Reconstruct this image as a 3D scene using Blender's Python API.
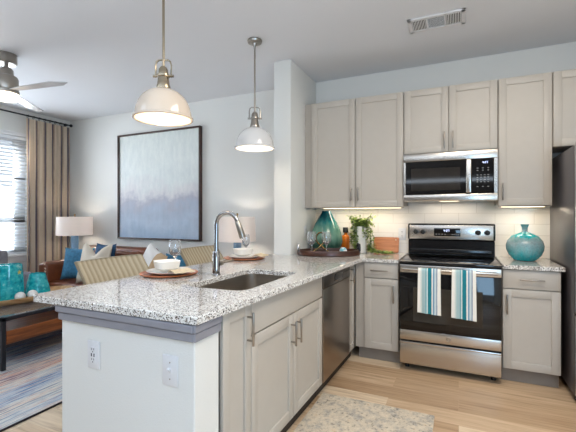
import bpy, bmesh, math, random
from mathutils import Vector, Matrix
from mathutils.geometry import tessellate_polygon
random.seed(7)
PI = math.pi
sc = bpy.context.scene
for o in list(bpy.data.objects):
    bpy.data.objects.remove(o)
C = sc.collection

# ------------------------------------------------------------------ camera, world, big lights, exposure
cam_d = bpy.data.cameras.new('camera')
cam_d.sensor_width = 36.0
cam_d.lens = 372.9354 / 576 * 36.0
cam_d.clip_start = 0.02
cam = bpy.data.objects.new('camera', cam_d)
C.objects.link(cam)
cam.location = (0, 0, 1.2874)
cam.rotation_euler = (PI / 2, 0, 0.4291)
sc.camera = cam

w = bpy.data.worlds.new('world')
sc.world = w
w.use_nodes = True
bg = w.node_tree.nodes['Background']
bg.inputs['Color'].default_value = (0.82, 0.91, 1.0, 1)
bg.inputs['Strength'].default_value = 0.72

vs = sc.view_settings
vs.view_transform = 'Standard'
vs.look = 'None'
vs.exposure = 0.07
vs.gamma = 1.0
vs.use_curve_mapping = False


def area(name, loc, target, size, sizey, power, col):
    d = bpy.data.lights.new(name, 'AREA')
    d.shape = 'RECTANGLE'
    d.size, d.size_y, d.energy, d.color = size, sizey, power, col
    o = bpy.data.objects.new(name, d)
    C.objects.link(o)
    o.location = loc
    o.rotation_euler = (Vector(target) - Vector(loc)).to_track_quat('-Z', 'Y').to_euler()
    return o


area('kitchen_ceiling_light', (0.35, 1.7, 2.74), (0.3, 1.9, 0), 1.2, 0.9, 38, (1.0, 0.89, 0.75))
area('bounce_fill', (-0.9, -1.0, 2.0), (-0.9, -0.9, 2.78), 3.2, 1.6, 100, (0.74, 0.86, 1.0))  # added upward fill behind the camera, brightens the ceiling
area('side_window_daylight', (1.55, -0.9, 1.25), (-0.9, 1.0, 0.75), 1.0, 1.4, 38, (0.42, 0.70, 1.0))
area('living_cool_fill', (-3.2, 0.0, 2.74), (-3.2, 0.2, 0), 1.6, 1.2, 16, (0.74, 0.86, 1.0))  # added cool fill above the living area, not a real lamp
area('window_daylight', (-5.72, 2.4, 1.6), (-3.0, 2.3, 1.2), 1.6, 1.6, 84, (0.86, 0.93, 1.0))


# ------------------------------------------------------------------ colours and materials
def lin(c):
    c /= 255.0
    return c / 12.92 if c <= 0.04045 else ((c + 0.055) / 1.055) ** 2.4


def S(r, g, b):
    return (lin(r), lin(g), lin(b), 1.0)


class NT:
    """small helper for a node material"""
    def __init__(self, name, rough=0.5, metal=0.0, col=(0.8, 0.8, 0.8, 1), **kw):
        self.m = bpy.data.materials.new(name)
        self.m.use_nodes = True
        self.t = self.m.node_tree
        self.b = self.t.nodes['Principled BSDF']
        self.b.inputs['Base Color'].default_value = col
        self.b.inputs['Roughness'].default_value = rough
        self.b.inputs['Metallic'].default_value = metal
        for k, v in kw.items():
            self.b.inputs[k.replace('_', ' ')].default_value = v
        self._c = None

    def n(self, typ, **kw):
        x = self.t.nodes.new(typ)
        for k, v in kw.items():
            if hasattr(x, k):
                setattr(x, k, v)
            else:
                x.inputs[k.replace('_', ' ')].default_value = v
        return x

    def l(self, a, b):
        self.t.links.new(a, b)

    def co(self, scale=(1, 1, 1), rot=(0, 0, 0), loc=(0, 0, 0)):
        tc = self.n('ShaderNodeTexCoord')
        mp = self.n('ShaderNodeMapping')
        mp.inputs['Scale'].default_value = scale
        mp.inputs['Rotation'].default_value = rot
        mp.inputs['Location'].default_value = loc
        self.l(tc.outputs['Object'], mp.inputs['Vector'])
        return mp.outputs['Vector']

    def noise(self, vec, scale, detail=3, rough=0.5):
        x = self.n('ShaderNodeTexNoise')
        x.inputs['Scale'].default_value = scale
        x.inputs['Detail'].default_value = detail
        x.inputs['Roughness'].default_value = rough
        self.l(vec, x.inputs['Vector'])
        return x.outputs['Fac']

    def ramp(self, fac, stops, interp='LINEAR'):
        r = self.n('ShaderNodeValToRGB')
        r.color_ramp.interpolation = interp
        el = r.color_ramp.elements
        while len(el) < len(stops):
            el.new(0.5)
        for e, (p, c) in zip(el, stops):
            e.position = p
            e.color = c
        self.l(fac, r.inputs['Fac'])
        return r.outputs['Color']

    def mix(self, fac, a, b, mode='MIX'):
        x = self.n('ShaderNodeMix', data_type='RGBA', blend_type=mode)
        for s, v in ((x.inputs[0], fac), (x.inputs[6], a), (x.inputs[7], b)):
            if hasattr(v, 'links'):
                self.l(v, s)
            elif isinstance(v, (int, float)):
                s.default_value = v
            else:
                s.default_value = v
        return x.outputs[2]

    def math(self, op, a, b=0.0):
        x = self.n('ShaderNodeMath', operation=op)
        for s, v in ((x.inputs[0], a), (x.inputs[1], b)):
            if hasattr(v, 'links'):
                self.l(v, s)
            else:
                s.default_value = v
        return x.outputs[0]

    def color(self, c):
        self.l(c, self.b.inputs['Base Color'])
        return self

    def rough(self, c):
        self.l(c, self.b.inputs['Roughness'])
        return self

    def bump(self, h, strength=0.2, dist=0.01):
        x = self.n('ShaderNodeBump')
        x.inputs['Strength'].default_value = strength
        x.inputs['Distance'].default_value = dist
        self.l(h, x.inputs['Height'])
        self.l(x.outputs['Normal'], self.b.inputs['Normal'])
        return self


def plain(name, rgb, rough=0.5, metal=0.0, vary=0.04, scale=12, bump=0.0, **kw):
    m = NT(name, rough, metal, S(*rgb), **kw)
    f = m.noise(m.co(), scale, 4)
    lo = tuple(c * (1 - vary) for c in S(*rgb)[:3]) + (1,)
    hi = tuple(min(1, c * (1 + vary)) for c in S(*rgb)[:3]) + (1,)
    m.color(m.ramp(f, [(0.3, lo), (0.7, hi)]))
    if bump:
        g = m.noise(m.co(), scale * 12, 3)
        m.bump(g, bump, 0.002)
    return m.m


def paint(name, rgb, tex=0.25):
    m = NT(name, 0.75, 0, S(*rgb))
    m.bump(m.noise(m.co(), 160, 2), tex, 0.004)
    f = m.noise(m.co(), 2.0, 2)
    c = S(*rgb)
    m.color(m.ramp(f, [(0.3, tuple(x * 0.985 for x in c[:3]) + (1,)), (0.7, c)]))
    return m.m


M = {}
M['wall'] = paint('wall_paint', (226, 226, 222))
M['ceiling'] = paint('ceiling_paint', (224, 226, 230), 0.15)
M['rear_dark'] = paint('taupe_wall_paint', (128, 122, 116))  # dark tone chosen for contrast, unseen rear wall only
M['trim'] = plain('trim_white', (232, 232, 232), 0.4, vary=0.01)
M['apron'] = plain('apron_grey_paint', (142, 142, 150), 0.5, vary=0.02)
M['cab'] = plain('cabinet_taupe_paint', (190, 183, 173), 0.42, vary=0.015)
M['cabdark'] = plain('cabinet_side', (176, 168, 158), 0.5, vary=0.02)
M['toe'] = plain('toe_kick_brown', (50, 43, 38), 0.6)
M['toegrey'] = plain('toe_kick_grey', (140, 130, 120), 0.6)
M['shadow'] = plain('shade_dark', (26, 22, 20), 0.9)
M['white'] = plain('white_plastic', (222, 222, 224), 0.35, vary=0.01)
M['black'] = plain('black_enamel', (16, 16, 18), 0.18, vary=0.1)
M['blackmatte'] = plain('black_matte', (20, 20, 22), 0.45, vary=0.1)
M['socket'] = plain('socket_dark', (30, 32, 48), 0.6)
M['chrome'] = plain('chrome', (172, 172, 174), 0.1, 1.0, vary=0.01)
M['nickel'] = plain('brushed_nickel', (158, 152, 144), 0.28, 1.0, vary=0.03)
M['bronze'] = plain('aged_nickel', (160, 148, 128), 0.25, 1.0, vary=0.05)
M['brass'] = plain('brass', (150, 122, 74), 0.25, 1.0, vary=0.04)
M['darkmetal'] = plain('dark_iron', (34, 34, 40), 0.45, 0.3)
M['enamel'] = plain('cream_enamel', (226, 208, 188), 0.12, vary=0.01, Coat_Weight=0.6, Coat_Roughness=0.05)
M['enamelwhite'] = plain('white_enamel', (224, 222, 220), 0.12, vary=0.01, Coat_Weight=0.6, Coat_Roughness=0.05)
M['ceramic'] = plain('white_ceramic', (240, 236, 228), 0.2, vary=0.01)
M['leather'] = plain('brown_leather', (112, 60, 34), 0.32, vary=0.25, scale=9, bump=0.25)
M['stitch'] = plain('cream_stitch', (226, 208, 188), 0.7)
M['blueceramic'] = plain('blue_grey_ceramic', (92, 128, 160), 0.3, vary=0.1)
M['bluepillow'] = None


def steel(name, rgb, axis='X', rough=0.26):
    m = NT(name, rough, 1.0, S(*rgb))
    sc_ = {'X': (1.2, 1.2, 260), 'Z': (260, 260, 1.2)}[axis]
    f = m.noise(m.co(sc_), 1.0, 3, 0.6)
    c = S(*rgb)
    m.color(m.ramp(f, [(0.3, tuple(x * 0.98 for x in c[:3]) + (1,)), (0.7, c)]))
    return m.m


M['steel'] = steel('stainless_steel', (202, 196, 188))
M['steelv'] = steel('stainless_dishwasher', (158, 146, 134), 'X', 0.3)
M['steelfridge'] = steel('stainless_fridge', (196, 200, 208), 'Z', 0.3)
M['steelsink'] = steel('stainless_sink', (184, 176, 166), 'X', 0.32)
M['steeldark'] = steel('dark_stainless', (112, 104, 98), 'X', 0.3)
M['fridgeside'] = plain('fridge_side_grey', (84, 80, 84), 0.3, 0.2, bump=0.1)
M['glassblack'] = plain('black_glass', (14, 13, 14), 0.05, vary=0.1)
M['mwglass'] = plain('microwave_window', (44, 40, 36), 0.06, vary=0.1)


def granite():
    m = NT('speckled_granite', 0.09)
    v = m.co()
    f = m.noise(v, 70, 5, 0.65)
    base = m.ramp(f, [(0.30, S(170, 162, 154)), (0.42, S(214, 210, 205)), (0.56, S(238, 236, 232))])
    vor = m.n('ShaderNodeTexVoronoi', feature='F1')
    vor.inputs['Scale'].default_value = 230
    m.l(v, vor.inputs['Vector'])
    sep = m.n('ShaderNodeSeparateColor')
    m.l(vor.outputs['Color'], sep.inputs[0])
    spk = m.ramp(sep.outputs[0], [(0.0, (1, 1, 1, 1)), (0.86, (0, 0, 0, 1))], 'CONSTANT')
    dark = m.ramp(sep.outputs[1], [(0.0, S(38, 36, 38)), (0.3, S(110, 104, 100)), (0.55, S(150, 138, 124)), (0.8, S(178, 172, 166))], 'CONSTANT')
    sel = m.ramp(sep.outputs[0], [(0.0, (0, 0, 0, 1)), (0.67, (1, 1, 1, 1))], 'CONSTANT')
    m.color(m.mix(sel, base, dark))
    m.b.inputs['Coat Weight'].default_value = 0.3
    m.b.inputs['Coat Roughness'].default_value = 0.04
    return m.m


M['granite'] = granite()


def planks():
    m = NT('vinyl_plank_floor', 0.42)
    v = m.co()
    br = m.n('ShaderNodeTexBrick')
    br.offset = 0.37
    br.inputs['Scale'].default_value = 1.0
    br.inputs['Brick Width'].default_value = 1.22
    br.inputs['Row Height'].default_value = 0.18
    br.inputs['Mortar Size'].default_value = 0.0012
    br.inputs['Mortar Smooth'].default_value = 0.3
    br.inputs['Bias'].default_value = 0.0
    br.inputs['Color1'].default_value = (0, 0, 0, 1)
    br.inputs['Color2'].default_value = (1, 1, 1, 1)
    br.inputs['Mortar'].default_value = (0.2, 0.2, 0.2, 1)
    m.l(v, br.inputs['Vector'])
    tone = m.ramp(br.outputs['Color'], [(0.0, S(190, 158, 124)), (0.35, S(214, 184, 150)), (0.7, S(228, 202, 170)), (1.0, S(238, 217, 188))])
    # shift the grain from plank to plank
    cx = m.n('ShaderNodeVectorMath', operation='ADD')
    m.l(m.co((2.2, 38, 1)), cx.inputs[0])
    sc2 = m.n('ShaderNodeVectorMath', operation='SCALE')
    m.l(br.outputs['Color'], sc2.inputs[0])
    sc2.inputs['Scale'].default_value = 17.0
    m.l(sc2.outputs[0], cx.inputs[1])
    g = m.noise(cx.outputs[0], 1.0, 6, 0.62)
    grain = m.ramp(g, [(0.30, S(176, 156, 138)), (0.46, S(232, 226, 220)), (0.62, S(255, 255, 255))])
    m.color(m.mix(0.65, tone, m.mix(1.0, tone, grain, 'MULTIPLY')))
    m.bump(br.outputs['Fac'], -0.15, 0.002)
    return m.m


M['floor'] = planks()


def tiles():
    m = NT('white_subway_tile', 0.16)
    tc = m.n('ShaderNodeTexCoord')
    sp = m.n('ShaderNodeSeparateXYZ')
    cb = m.n('ShaderNodeCombineXYZ')
    m.l(tc.outputs['Object'], sp.inputs[0])
    m.l(sp.outputs[0], cb.inputs[0])
    m.l(sp.outputs[2], cb.inputs[1])
    br = m.n('ShaderNodeTexBrick')
    br.inputs['Scale'].default_value = 1.0
    br.inputs['Brick Width'].default_value = 0.305
    br.inputs['Row Height'].default_value = 0.1
    br.inputs['Mortar Size'].default_value = 0.0025
    br.inputs['Color1'].default_value = S(236, 231, 224)
    br.inputs['Color2'].default_value = S(240, 236, 230)
    br.inputs['Mortar'].default_value = S(218, 212, 204)
    m.l(cb.outputs[0], br.inputs['Vector'])
    m.color(br.outputs['Color'])
    m.bump(br.outputs['Fac'], -0.2, 0.002)
    return m.m


M['tile'] = tiles()


def glass(name, rgb, rough=0.02, trans=1.0, ior=1.45):
    m = NT(name, rough, 0, S(*rgb))
    m.b.inputs['Transmission Weight'].default_value = trans
    m.b.inputs['IOR'].default_value = ior
    f = m.noise(m.co(), 14, 3)
    c = S(*rgb)
    m.color(m.ramp(f, [(0.3, tuple(x * 0.93 for x in c[:3]) + (1,)), (0.7, c)]))
    return m.m


M['clear'] = glass('clear_glass', (250, 252, 254), trans=0.92)  # small diffuse white share stands in for highlights on the glass
M['pane'] = glass('window_glass', (250, 252, 255), 0.0, 1.0, 1.05)
M['amber'] = glass('amber_liquid', (244, 138, 40), 0.05, 0.45)


def tealglass():
    m = NT('teal_crackle_glass', 0.08)
    v = m.co()
    f = m.noise(v, 26, 5, 0.6)
    m.color(m.ramp(f, [(0.3, S(0, 130, 146)), (0.45, S(4, 176, 190)), (0.6, S(60, 212, 216)), (0.72, S(190, 240, 240))]))
    m.b.inputs['Transmission Weight'].default_value = 0.2
    m.b.inputs['Coat Weight'].default_value = 0.5
    return m.m


M['teal'] = tealglass()


def glazes():
    # green reactive glaze: dark teal top dripping into pale green
    m = NT('green_drip_glaze', 0.1)
    v = m.co()
    sp = m.n('ShaderNodeSeparateXYZ')
    m.l(v, sp.inputs[0])
    drip = m.noise(m.co((26, 26, 4)), 1.0, 3)
    h = m.math('ADD', sp.outputs[2], m.math('MULTIPLY', drip, 0.16))
    m.color(m.ramp(m.math('MULTIPLY', h, 2.0), [(0.3, S(44, 84, 72)), (0.5, S(110, 150, 132)), (0.66, S(84, 132, 118)), (0.78, S(30, 104, 104)), (0.9, S(8, 66, 76))]))
    M['greenglaze'] = m.m
    m = NT('turquoise_reactive_glaze', 0.16)
    v = m.co()
    sp = m.n('ShaderNodeSeparateXYZ')
    m.l(v, sp.inputs[0])
    a = m.noise(m.co((30, 30, 9)), 1.0, 4)
    h = m.math('ADD', sp.outputs[2], m.math('MULTIPLY', m.math('SUBTRACT', a, 0.5), 0.10))
    c = m.ramp(m.math('MULTIPLY', h, 3.2), [(0.03, S(10, 168, 178)), (0.14, S(60, 178, 186)), (0.28, S(122, 182, 188)), (0.5, S(158, 182, 186)), (0.62, S(120, 178, 178)), (0.66, S(16, 180, 190)), (0.74, S(40, 190, 196)), (0.8, S(146, 174, 178)), (0.95, S(90, 166, 170))])
    sp2 = m.ramp(m.noise(v, 170, 3), [(0.35, S(170, 160, 150)), (0.6, S(255, 255, 255))])
    m.color(m.mix(0.6, c, m.mix(1.0, c, sp2, 'MULTIPLY')))
    M['turqglaze'] = m.m


glazes()


def woodm(name, a, b, scale=(4, 40, 40), rough=0.35):
    m = NT(name, rough)
    f = m.noise(m.co(scale), 1.0, 5, 0.6)
    m.color(m.ramp(f, [(0.3, S(*a)), (0.7, S(*b))]))
    return m.m


M['board'] = woodm('cutting_board_wood', (150, 84, 46), (206, 142, 96), (3, 34, 3))
M['charger'] = woodm('charger_wood', (150, 74, 32), (206, 124, 66), (5, 40, 5), 0.3)
M['traywood'] = woodm('dark_tray_wood', (46, 26, 20), (88, 52, 38), (6, 6, 40), 0.3)
M['tablewood'] = woodm('walnut_shelf', (74, 36, 14), (150, 84, 40), (40, 3, 40), 0.35)
M['bowlwood'] = woodm('pale_dough_bowl_wood', (150, 110, 66), (206, 172, 124), (30, 4, 30), 0.5)
M['stoolwood'] = woodm('stool_leg_wood', (60, 40, 26), (90, 62, 42), (40, 40, 4), 0.5)
M['fanblade'] = woodm('fan_blade_silver', (186, 186, 188), (214, 214, 216), (6, 6, 6), 0.25)


def stripes(name, stops, axis=0, period=None, offset=0.0, rough=0.9, noise=0.0, nscale=40, interp='CONSTANT', bump=None):
    m = NT(name, rough)
    tc = m.n('ShaderNodeTexCoord')
    sp = m.n('ShaderNodeSeparateXYZ')
    m.l(tc.outputs['Object'], sp.inputs[0])
    u = m.math('ADD', sp.outputs[axis], offset)
    if noise:
        u = m.math('ADD', u, m.math('MULTIPLY', m.math('SUBTRACT', m.noise(tc.outputs['Object'], nscale, 3), 0.5), noise))
    u = m.math('DIVIDE', u, period or 1.0)
    if period:
        u = m.math('FRACT', u)
    c = m.ramp(u, stops, interp)
    if bump:
        wv = m.math('SINE', m.math('MULTIPLY', sp.outputs[axis], bump))
        m.bump(wv, 0.6, 0.004)
    m.color(c)
    return m


TW = S(238, 235, 226)
M['towel'] = stripes('towel_stripes', [
    (0.0, TW), (0.14, S(206, 214, 208)), (0.2, S(164, 190, 192)), (0.34, S(120, 170, 178)), (0.4, S(226, 230, 224)), (0.44, S(22, 124, 138)),
    (0.6, S(232, 232, 226)), (0.66, S(120, 158, 184)), (0.72, S(196, 208, 210)), (0.8, S(132, 146, 170)), (0.84, TW)], 0, period=0.178, offset=0.089, noise=0.003, nscale=60).m
M['curtain'] = stripes('striped_curtain', [
    (0.0, S(248, 232, 212)), (0.36, S(216, 194, 172)), (0.46, S(134, 126, 138)), (0.6, S(208, 186, 166)), (0.7, S(248, 232, 212))], 1, period=0.118, offset=0.02, noise=0.01, nscale=9).m
M['rush'] = stripes('woven_rush', [(0.0, S(146, 132, 108)), (0.2, S(170, 158, 134)), (0.6, S(190, 179, 155)), (0.88, S(164, 150, 124))], 1, period=0.0405, offset=0.266, interp='LINEAR', rough=0.8, noise=0.008, nscale=60).m
M['creampillow'] = stripes('cream_pillow_cloth', [(0.0, S(206, 196, 180)), (0.2, S(196, 186, 170)), (0.3, S(110, 112, 126)), (0.36, S(196, 188, 174)), (0.40, S(120, 120, 132)), (0.45, S(214, 205, 190))], 2, period=0.5, offset=0.25, noise=0.02, nscale=50).m
M['linen'] = plain('napkin_linen', (222, 204, 172), 0.9, vary=0.08, scale=60, bump=0.3)
M['whitepillow'] = stripes('white_tan_pillow_cloth', [(0.0, S(232, 230, 228)), (0.62, S(196, 168, 134))], 0, period=0.5, offset=0.25).m
M['bluepillow'] = plain('blue_pillow_cloth', (54, 112, 144), 0.85, vary=0.25, scale=30, bump=0.3)
M['navypillow'] = plain('navy_pillow_cloth', (28, 66, 100), 0.85, vary=0.2, scale=30, bump=0.3)
M['greycloth'] = plain('grey_upholstery', (128, 126, 132), 0.9, vary=0.15, scale=30, bump=0.3)
M['leafa'] = plain('ivy_leaf', (150, 168, 84), 0.5, vary=0.45, scale=40)
M['leafb'] = plain('ivy_leaf_dark', (88, 114, 52), 0.5, vary=0.4, scale=40)
M['shell'] = plain('shell_white', (226, 226, 222), 0.4, vary=0.1, scale=40)
M['blind'] = plain('blind_slat_white', (236, 240, 244), 0.5, vary=0.01)
M['starfish'] = plain('starfish_yellow', (214, 196, 92), 0.7)


def ballm():
    m = NT('aqua_white_ball', 0.3)
    f = m.noise(m.co(), 40, 2)
    m.color(m.ramp(f, [(0.42, S(236, 236, 232)), (0.52, S(120, 190, 204))]))
    M['aquaball'] = m.m


ballm()


def paintingm():
    m = NT('abstract_painting', 0.6)
    tc = m.n('ShaderNodeTexCoord')
    sp = m.n('ShaderNodeSeparateXYZ')
    m.l(tc.outputs['Object'], sp.inputs[0])
    z = m.math('MULTIPLY', sp.outputs[2], 0.68)          # 0 .. 1 bottom to top
    n1 = m.noise(m.co((2.6, 1, 3.2)), 1.0, 6, 0.6)
    zz = m.math('ADD', z, m.math('MULTIPLY', m.math('SUBTRACT', n1, 0.5), 0.55))
    c = m.ramp(zz, [(0.0, S(164, 184, 206)), (0.14, S(188, 202, 218)), (0.26, S(180, 190, 206)), (0.35, S(184, 184, 196)), (0.44, S(224, 222, 222)), (0.6, S(228, 233, 230)), (1.0, S(224, 230, 225))])
    st = m.ramp(m.noise(m.co((14, 1, 5)), 1.0, 5, 0.7), [(0.3, S(226, 230, 234)), (0.65, S(255, 255, 255))])
    m.color(m.mix(0.7, c, m.mix(1.0, c, st, 'MULTIPLY')))
    M['painting'] = m.m


paintingm()


def rugm():
    m = NT('striped_rug', 0.95)
    tc = m.n('ShaderNodeTexCoord')
    sp = m.n('ShaderNodeSeparateXYZ')
    m.l(tc.outputs['Object'], sp.inputs[0])
    a = m.noise(m.co((62, 2.2, 1)), 1.0, 4, 0.7)
    b = m.noise(m.co((2.4, 0.45, 1), loc=(3.4, 0, 0)), 1.0, 3, 0.5)
    base = m.ramp(b, [(0.30, S(20, 78, 140)), (0.40, S(60, 130, 190)), (0.46, S(206, 210, 210)), (0.53, S(222, 212, 196)), (0.6, S(206, 126, 84)), (0.7, S(196, 200, 204))])
    lines = m.ramp(a, [(0.34, S(18, 34, 66)), (0.42, S(60, 108, 160)), (0.48, S(206, 206, 202)), (0.55, S(238, 232, 222)), (0.61, S(196, 112, 76)), (0.68, S(90, 140, 186))])
    c = m.mix(0.62, base, lines)
    # dark binding along the near long edge, then deep blue weave
    ed = m.ramp(m.math('DIVIDE', m.math('MULTIPLY', sp.outputs[0], -1.0), 0.5), [(0.0, (0, 0, 0, 1)), (0.02, (0, 0, 0, 1)), (0.0225, (1, 1, 1, 1)), (1.0, (1, 1, 1, 1))], 'LINEAR')
    m.color(m.mix(ed, S(44, 34, 36), c))
    m.bump(a, 0.3, 0.004)
    M['rug'] = m.m
    m = NT('faded_mat', 0.95)
    f = m.noise(m.co(), 13, 6, 0.72)
    g = m.noise(m.co((1, 1, 1), loc=(4, 2, 0)), 48, 5, 0.7)
    c1 = m.ramp(f, [(0.32, S(150, 148, 144)), (0.41, S(192, 185, 174)), (0.52, S(222, 210, 190)), (0.6, S(228, 216, 196)), (0.7, S(214, 186, 148))])
    c2 = m.ramp(g, [(0.34, S(130, 132, 136)), (0.44, S(234, 230, 226)), (0.7, S(255, 255, 255))])
    m.color(m.mix(0.85, c1, m.mix(1.0, c1, c2, 'MULTIPLY')))
    m.bump(g, 0.3, 0.003)
    M['mat'] = m.m


rugm()


def emis(name, rgb, strength):
    m = NT(name, 0.5, 0, S(*rgb))
    m.b.inputs['Emission Color'].default_value = S(*rgb)
    m.b.inputs['Emission Strength'].default_value = strength
    return m.m


M['bulb'] = emis('lit_bulb', (255, 236, 206), 10)
M['fanlight'] = emis('lit_fan_glass', (255, 240, 216), 2.2)
M['ledstrip'] = emis('lit_led_strip', (255, 232, 196), 3)
M['digit'] = emis('lit_digit', (214, 224, 255), 1.6)
M['key'] = plain('key_print_grey', (150, 150, 150), 0.5)


def shadem():
    m = NT('lamp_shade_linen', 0.9, 0, S(246, 242, 240))
    tr = m.n('ShaderNodeBsdfTranslucent')
    tr.inputs['Color'].default_value = S(248, 242, 238)
    mx = m.n('ShaderNodeMixShader')
    mx.inputs[0].default_value = 0.5
    m.l(m.b.outputs[0], mx.inputs[1])
    m.l(tr.outputs[0], mx.inputs[2])
    m.bump(m.noise(m.co((90, 90, 300)), 1.0, 2), 0.2, 0.002)
    m.l(mx.outputs[0], m.t.nodes['Material Output'].inputs['Surface'])
    M['shade'] = m.m


shadem()


# ------------------------------------------------------------------ mesh building
class MB:
    def __init__(self):
        self.bm = bmesh.new()

    def add(self, other):
        me = bpy.data.meshes.new('tmp')
        other.to_mesh(me)
        other.free()
        self.bm.from_mesh(me)
        bpy.data.meshes.remove(me)

    def box(self, x0, x1, y0, y1, z0, z1, bev=0.0, seg=1, rot=None):
        t = bmesh.new()
        bmesh.ops.create_cube(t, size=1)
        sx, sy, sz = abs(x1 - x0), abs(y1 - y0), abs(z1 - z0)
        for v in t.verts:
            v.co = Vector((v.co.x * sx, v.co.y * sy, v.co.z * sz))
        if bev:
            bmesh.ops.bevel(t, geom=list(t.edges), offset=min(bev, 0.49 * min(sx, sy, sz)), segments=seg, profile=0.5, affect='EDGES')
        c = Vector(((x0 + x1) / 2, (y0 + y1) / 2, (z0 + z1) / 2))
        mt = Matrix.Translation(c)
        if rot is not None:
            mt = mt @ rot.to_4x4()
        bmesh.ops.transform(t, matrix=mt, verts=t.verts)
        self.add(t)
        return self

    def cyl(self, p0, p1, r0, r1=None, seg=20, bev=0.0):
        r1 = r0 if r1 is None else r1
        p0, p1 = Vector(p0), Vector(p1)
        d = p1 - p0
        t = bmesh.new()
        bmesh.ops.create_cone(t, cap_ends=True, segments=seg, radius1=r0, radius2=r1, depth=d.length)
        if bev:
            es = [e for e in t.edges if len(e.link_faces) == 2 and any(len(f.verts) > 4 for f in e.link_faces)]
            bmesh.ops.bevel(t, geom=es, offset=bev, segments=2, profile=0.5, affect='EDGES')
        q = Vector((0, 0, 1)).rotation_difference(d.normalized()).to_matrix().to_4x4()
        bmesh.ops.transform(t, matrix=Matrix.Translation((p0 + p1) / 2) @ q, verts=t.verts)
        self.add(t)
        return self

    def sphere(self, c, r, sx=1, sy=1, sz=1, seg=20):
        t = bmesh.new()
        bmesh.ops.create_uvsphere(t, u_segments=seg, v_segments=seg // 2 + 2, radius=r)
        bmesh.ops.transform(t, matrix=Matrix.Translation(c) @ Matrix.Diagonal((sx, sy, sz, 1)), verts=t.verts)
        self.add(t)
        return self

    def lathe(self, prof, c=(0, 0, 0), seg=32, sx=1.0, sy=1.0):
        """prof: list of (r, z); r == 0 closes on the axis"""
        t = self.bm
        rings = []
        for r, z in prof:
            if r <= 1e-6:
                rings.append([t.verts.new((c[0], c[1], c[2] + z))])
            else:
                rings.append([t.verts.new((c[0] + sx * r * math.cos(2 * PI * i / seg), c[1] + sy * r * math.sin(2 * PI * i / seg), c[2] + z)) for i in range(seg)])
        for a, b in zip(rings, rings[1:]):
            if len(a) == 1 and len(b) == 1:
                continue
            for i in range(seg):
                j = (i + 1) % seg
                if len(a) == 1:
                    t.faces.new((a[0], b[j], b[i]))
                elif len(b) == 1:
                    t.faces.new((a[i], a[j], b[0]))
                else:
                    t.faces.new((a[i], a[j], b[j], b[i]))
        return self

    def tube(self, pts, r, seg=10, closed=False):
        pts = [Vector(p) for p in pts]
        rs = r if isinstance(r, (list, tuple)) else [r] * len(pts)
        t = self.bm
        n = len(pts)
        rings = []
        up = None
        for i, p in enumerate(pts):
            if closed:
                d = pts[(i + 1) % n] - pts[i - 1]
            else:
                d = pts[min(i + 1, n - 1)] - pts[max(i - 1, 0)]
            d.normalize()
            if up is None:
                up = d.orthogonal().normalized()
            u = (up - d * up.dot(d))
            if u.length < 1e-5:
                u = d.orthogonal()
            u.normalize()
            up = u
            v = d.cross(u)
            rings.append([t.verts.new(p + (u * math.cos(2 * PI * k / seg) + v * math.sin(2 * PI * k / seg)) * rs[i]) for k in range(seg)])
        pairs = list(zip(rings, rings[1:]))
        if closed:
            pairs.append((rings[-1], rings[0]))
        for a, b in pairs:
            for k in range(seg):
                j = (k + 1) % seg
                t.faces.new((a[k], a[j], b[j], b[k]))
        if not closed:
            t.faces.new(rings[0][::-1])
            t.faces.new(rings[-1])
        return self

    def poly(self, outer, z0, z1, hole=None, lip=0.0):
        """flat slab from an outline (counter clockwise) and an optional hole"""
        t = self.bm
        loops = [outer] + ([hole] if hole else [])
        tri = tessellate_polygon([[Vector((x, y, 0)) for x, y in l] for l in loops])
        flat = [p for l in loops for p in l]
        top_in = offset(outer, -lip) + (offset(hole, lip) if hole else [])
        vt = [t.verts.new((x, y, z1)) for x, y in (top_in if lip else flat)]
        vb = [t.verts.new((x, y, z0)) for x, y in flat]
        vm = [t.verts.new((x, y, z1 - lip)) for x, y in flat] if lip else vt
        for a, b, c in tri:
            for vv, order in ((vt, 1), (vb, -1)):
                f = [vv[a], vv[b], vv[c]]
                try:
                    t.faces.new(f if order > 0 else f[::-1])
                except ValueError:
                    pass
        s = 0
        for l in loops:
            n = len(l)
            for i in range(n):
                j = (i + 1) % n
                t.faces.new((vb[s + i], vb[s + j], vm[s + j], vm[s + i]))
                if lip:
                    t.faces.new((vm[s + i], vm[s + j], vt[s + j], vt[s + i]))
            s += n
        return self

    def build(self, name, mat, parent=None, smooth=35, normals=True):
        me = bpy.data.meshes.new(name)
        if normals:
            bmesh.ops.recalc_face_normals(self.bm, faces=self.bm.faces)
        if parent is not None:
            org = ORG[parent.name]
            bmesh.ops.translate(self.bm, vec=-Vector(org), verts=self.bm.verts)
        self.bm.to_mesh(me)
        self.bm.free()
        for p in me.polygons:
            p.use_smooth = True
        me.set_sharp_from_angle(angle=math.radians(smooth))
        me.materials.append(M[mat] if isinstance(mat, str) else mat)
        o = bpy.data.objects.new(name, me)
        C.objects.link(o)
        if parent is not None:
            o.parent = parent
            ORG[o.name] = ORG[parent.name]
        else:
            ORG[o.name] = (0, 0, 0)
        return o


ORG = {}


def offset(pts, d):
    """move a closed counter-clockwise outline outward by d"""
    n = len(pts)
    out = []
    for i in range(n):
        a, b, c = Vector(pts[i - 1]), Vector(pts[i]), Vector(pts[(i + 1) % n])
        e1, e2 = (b - a).normalized(), (c - b).normalized()
        n1, n2 = Vector((e1.y, -e1.x)), Vector((e2.y, -e2.x))
        m = (n1 + n2)
        m = m / max(0.3, m.dot(n1)) if m.length > 1e-6 else n1
        out.append((b.x + m.x * d, b.y + m.y * d))
    return out


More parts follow.
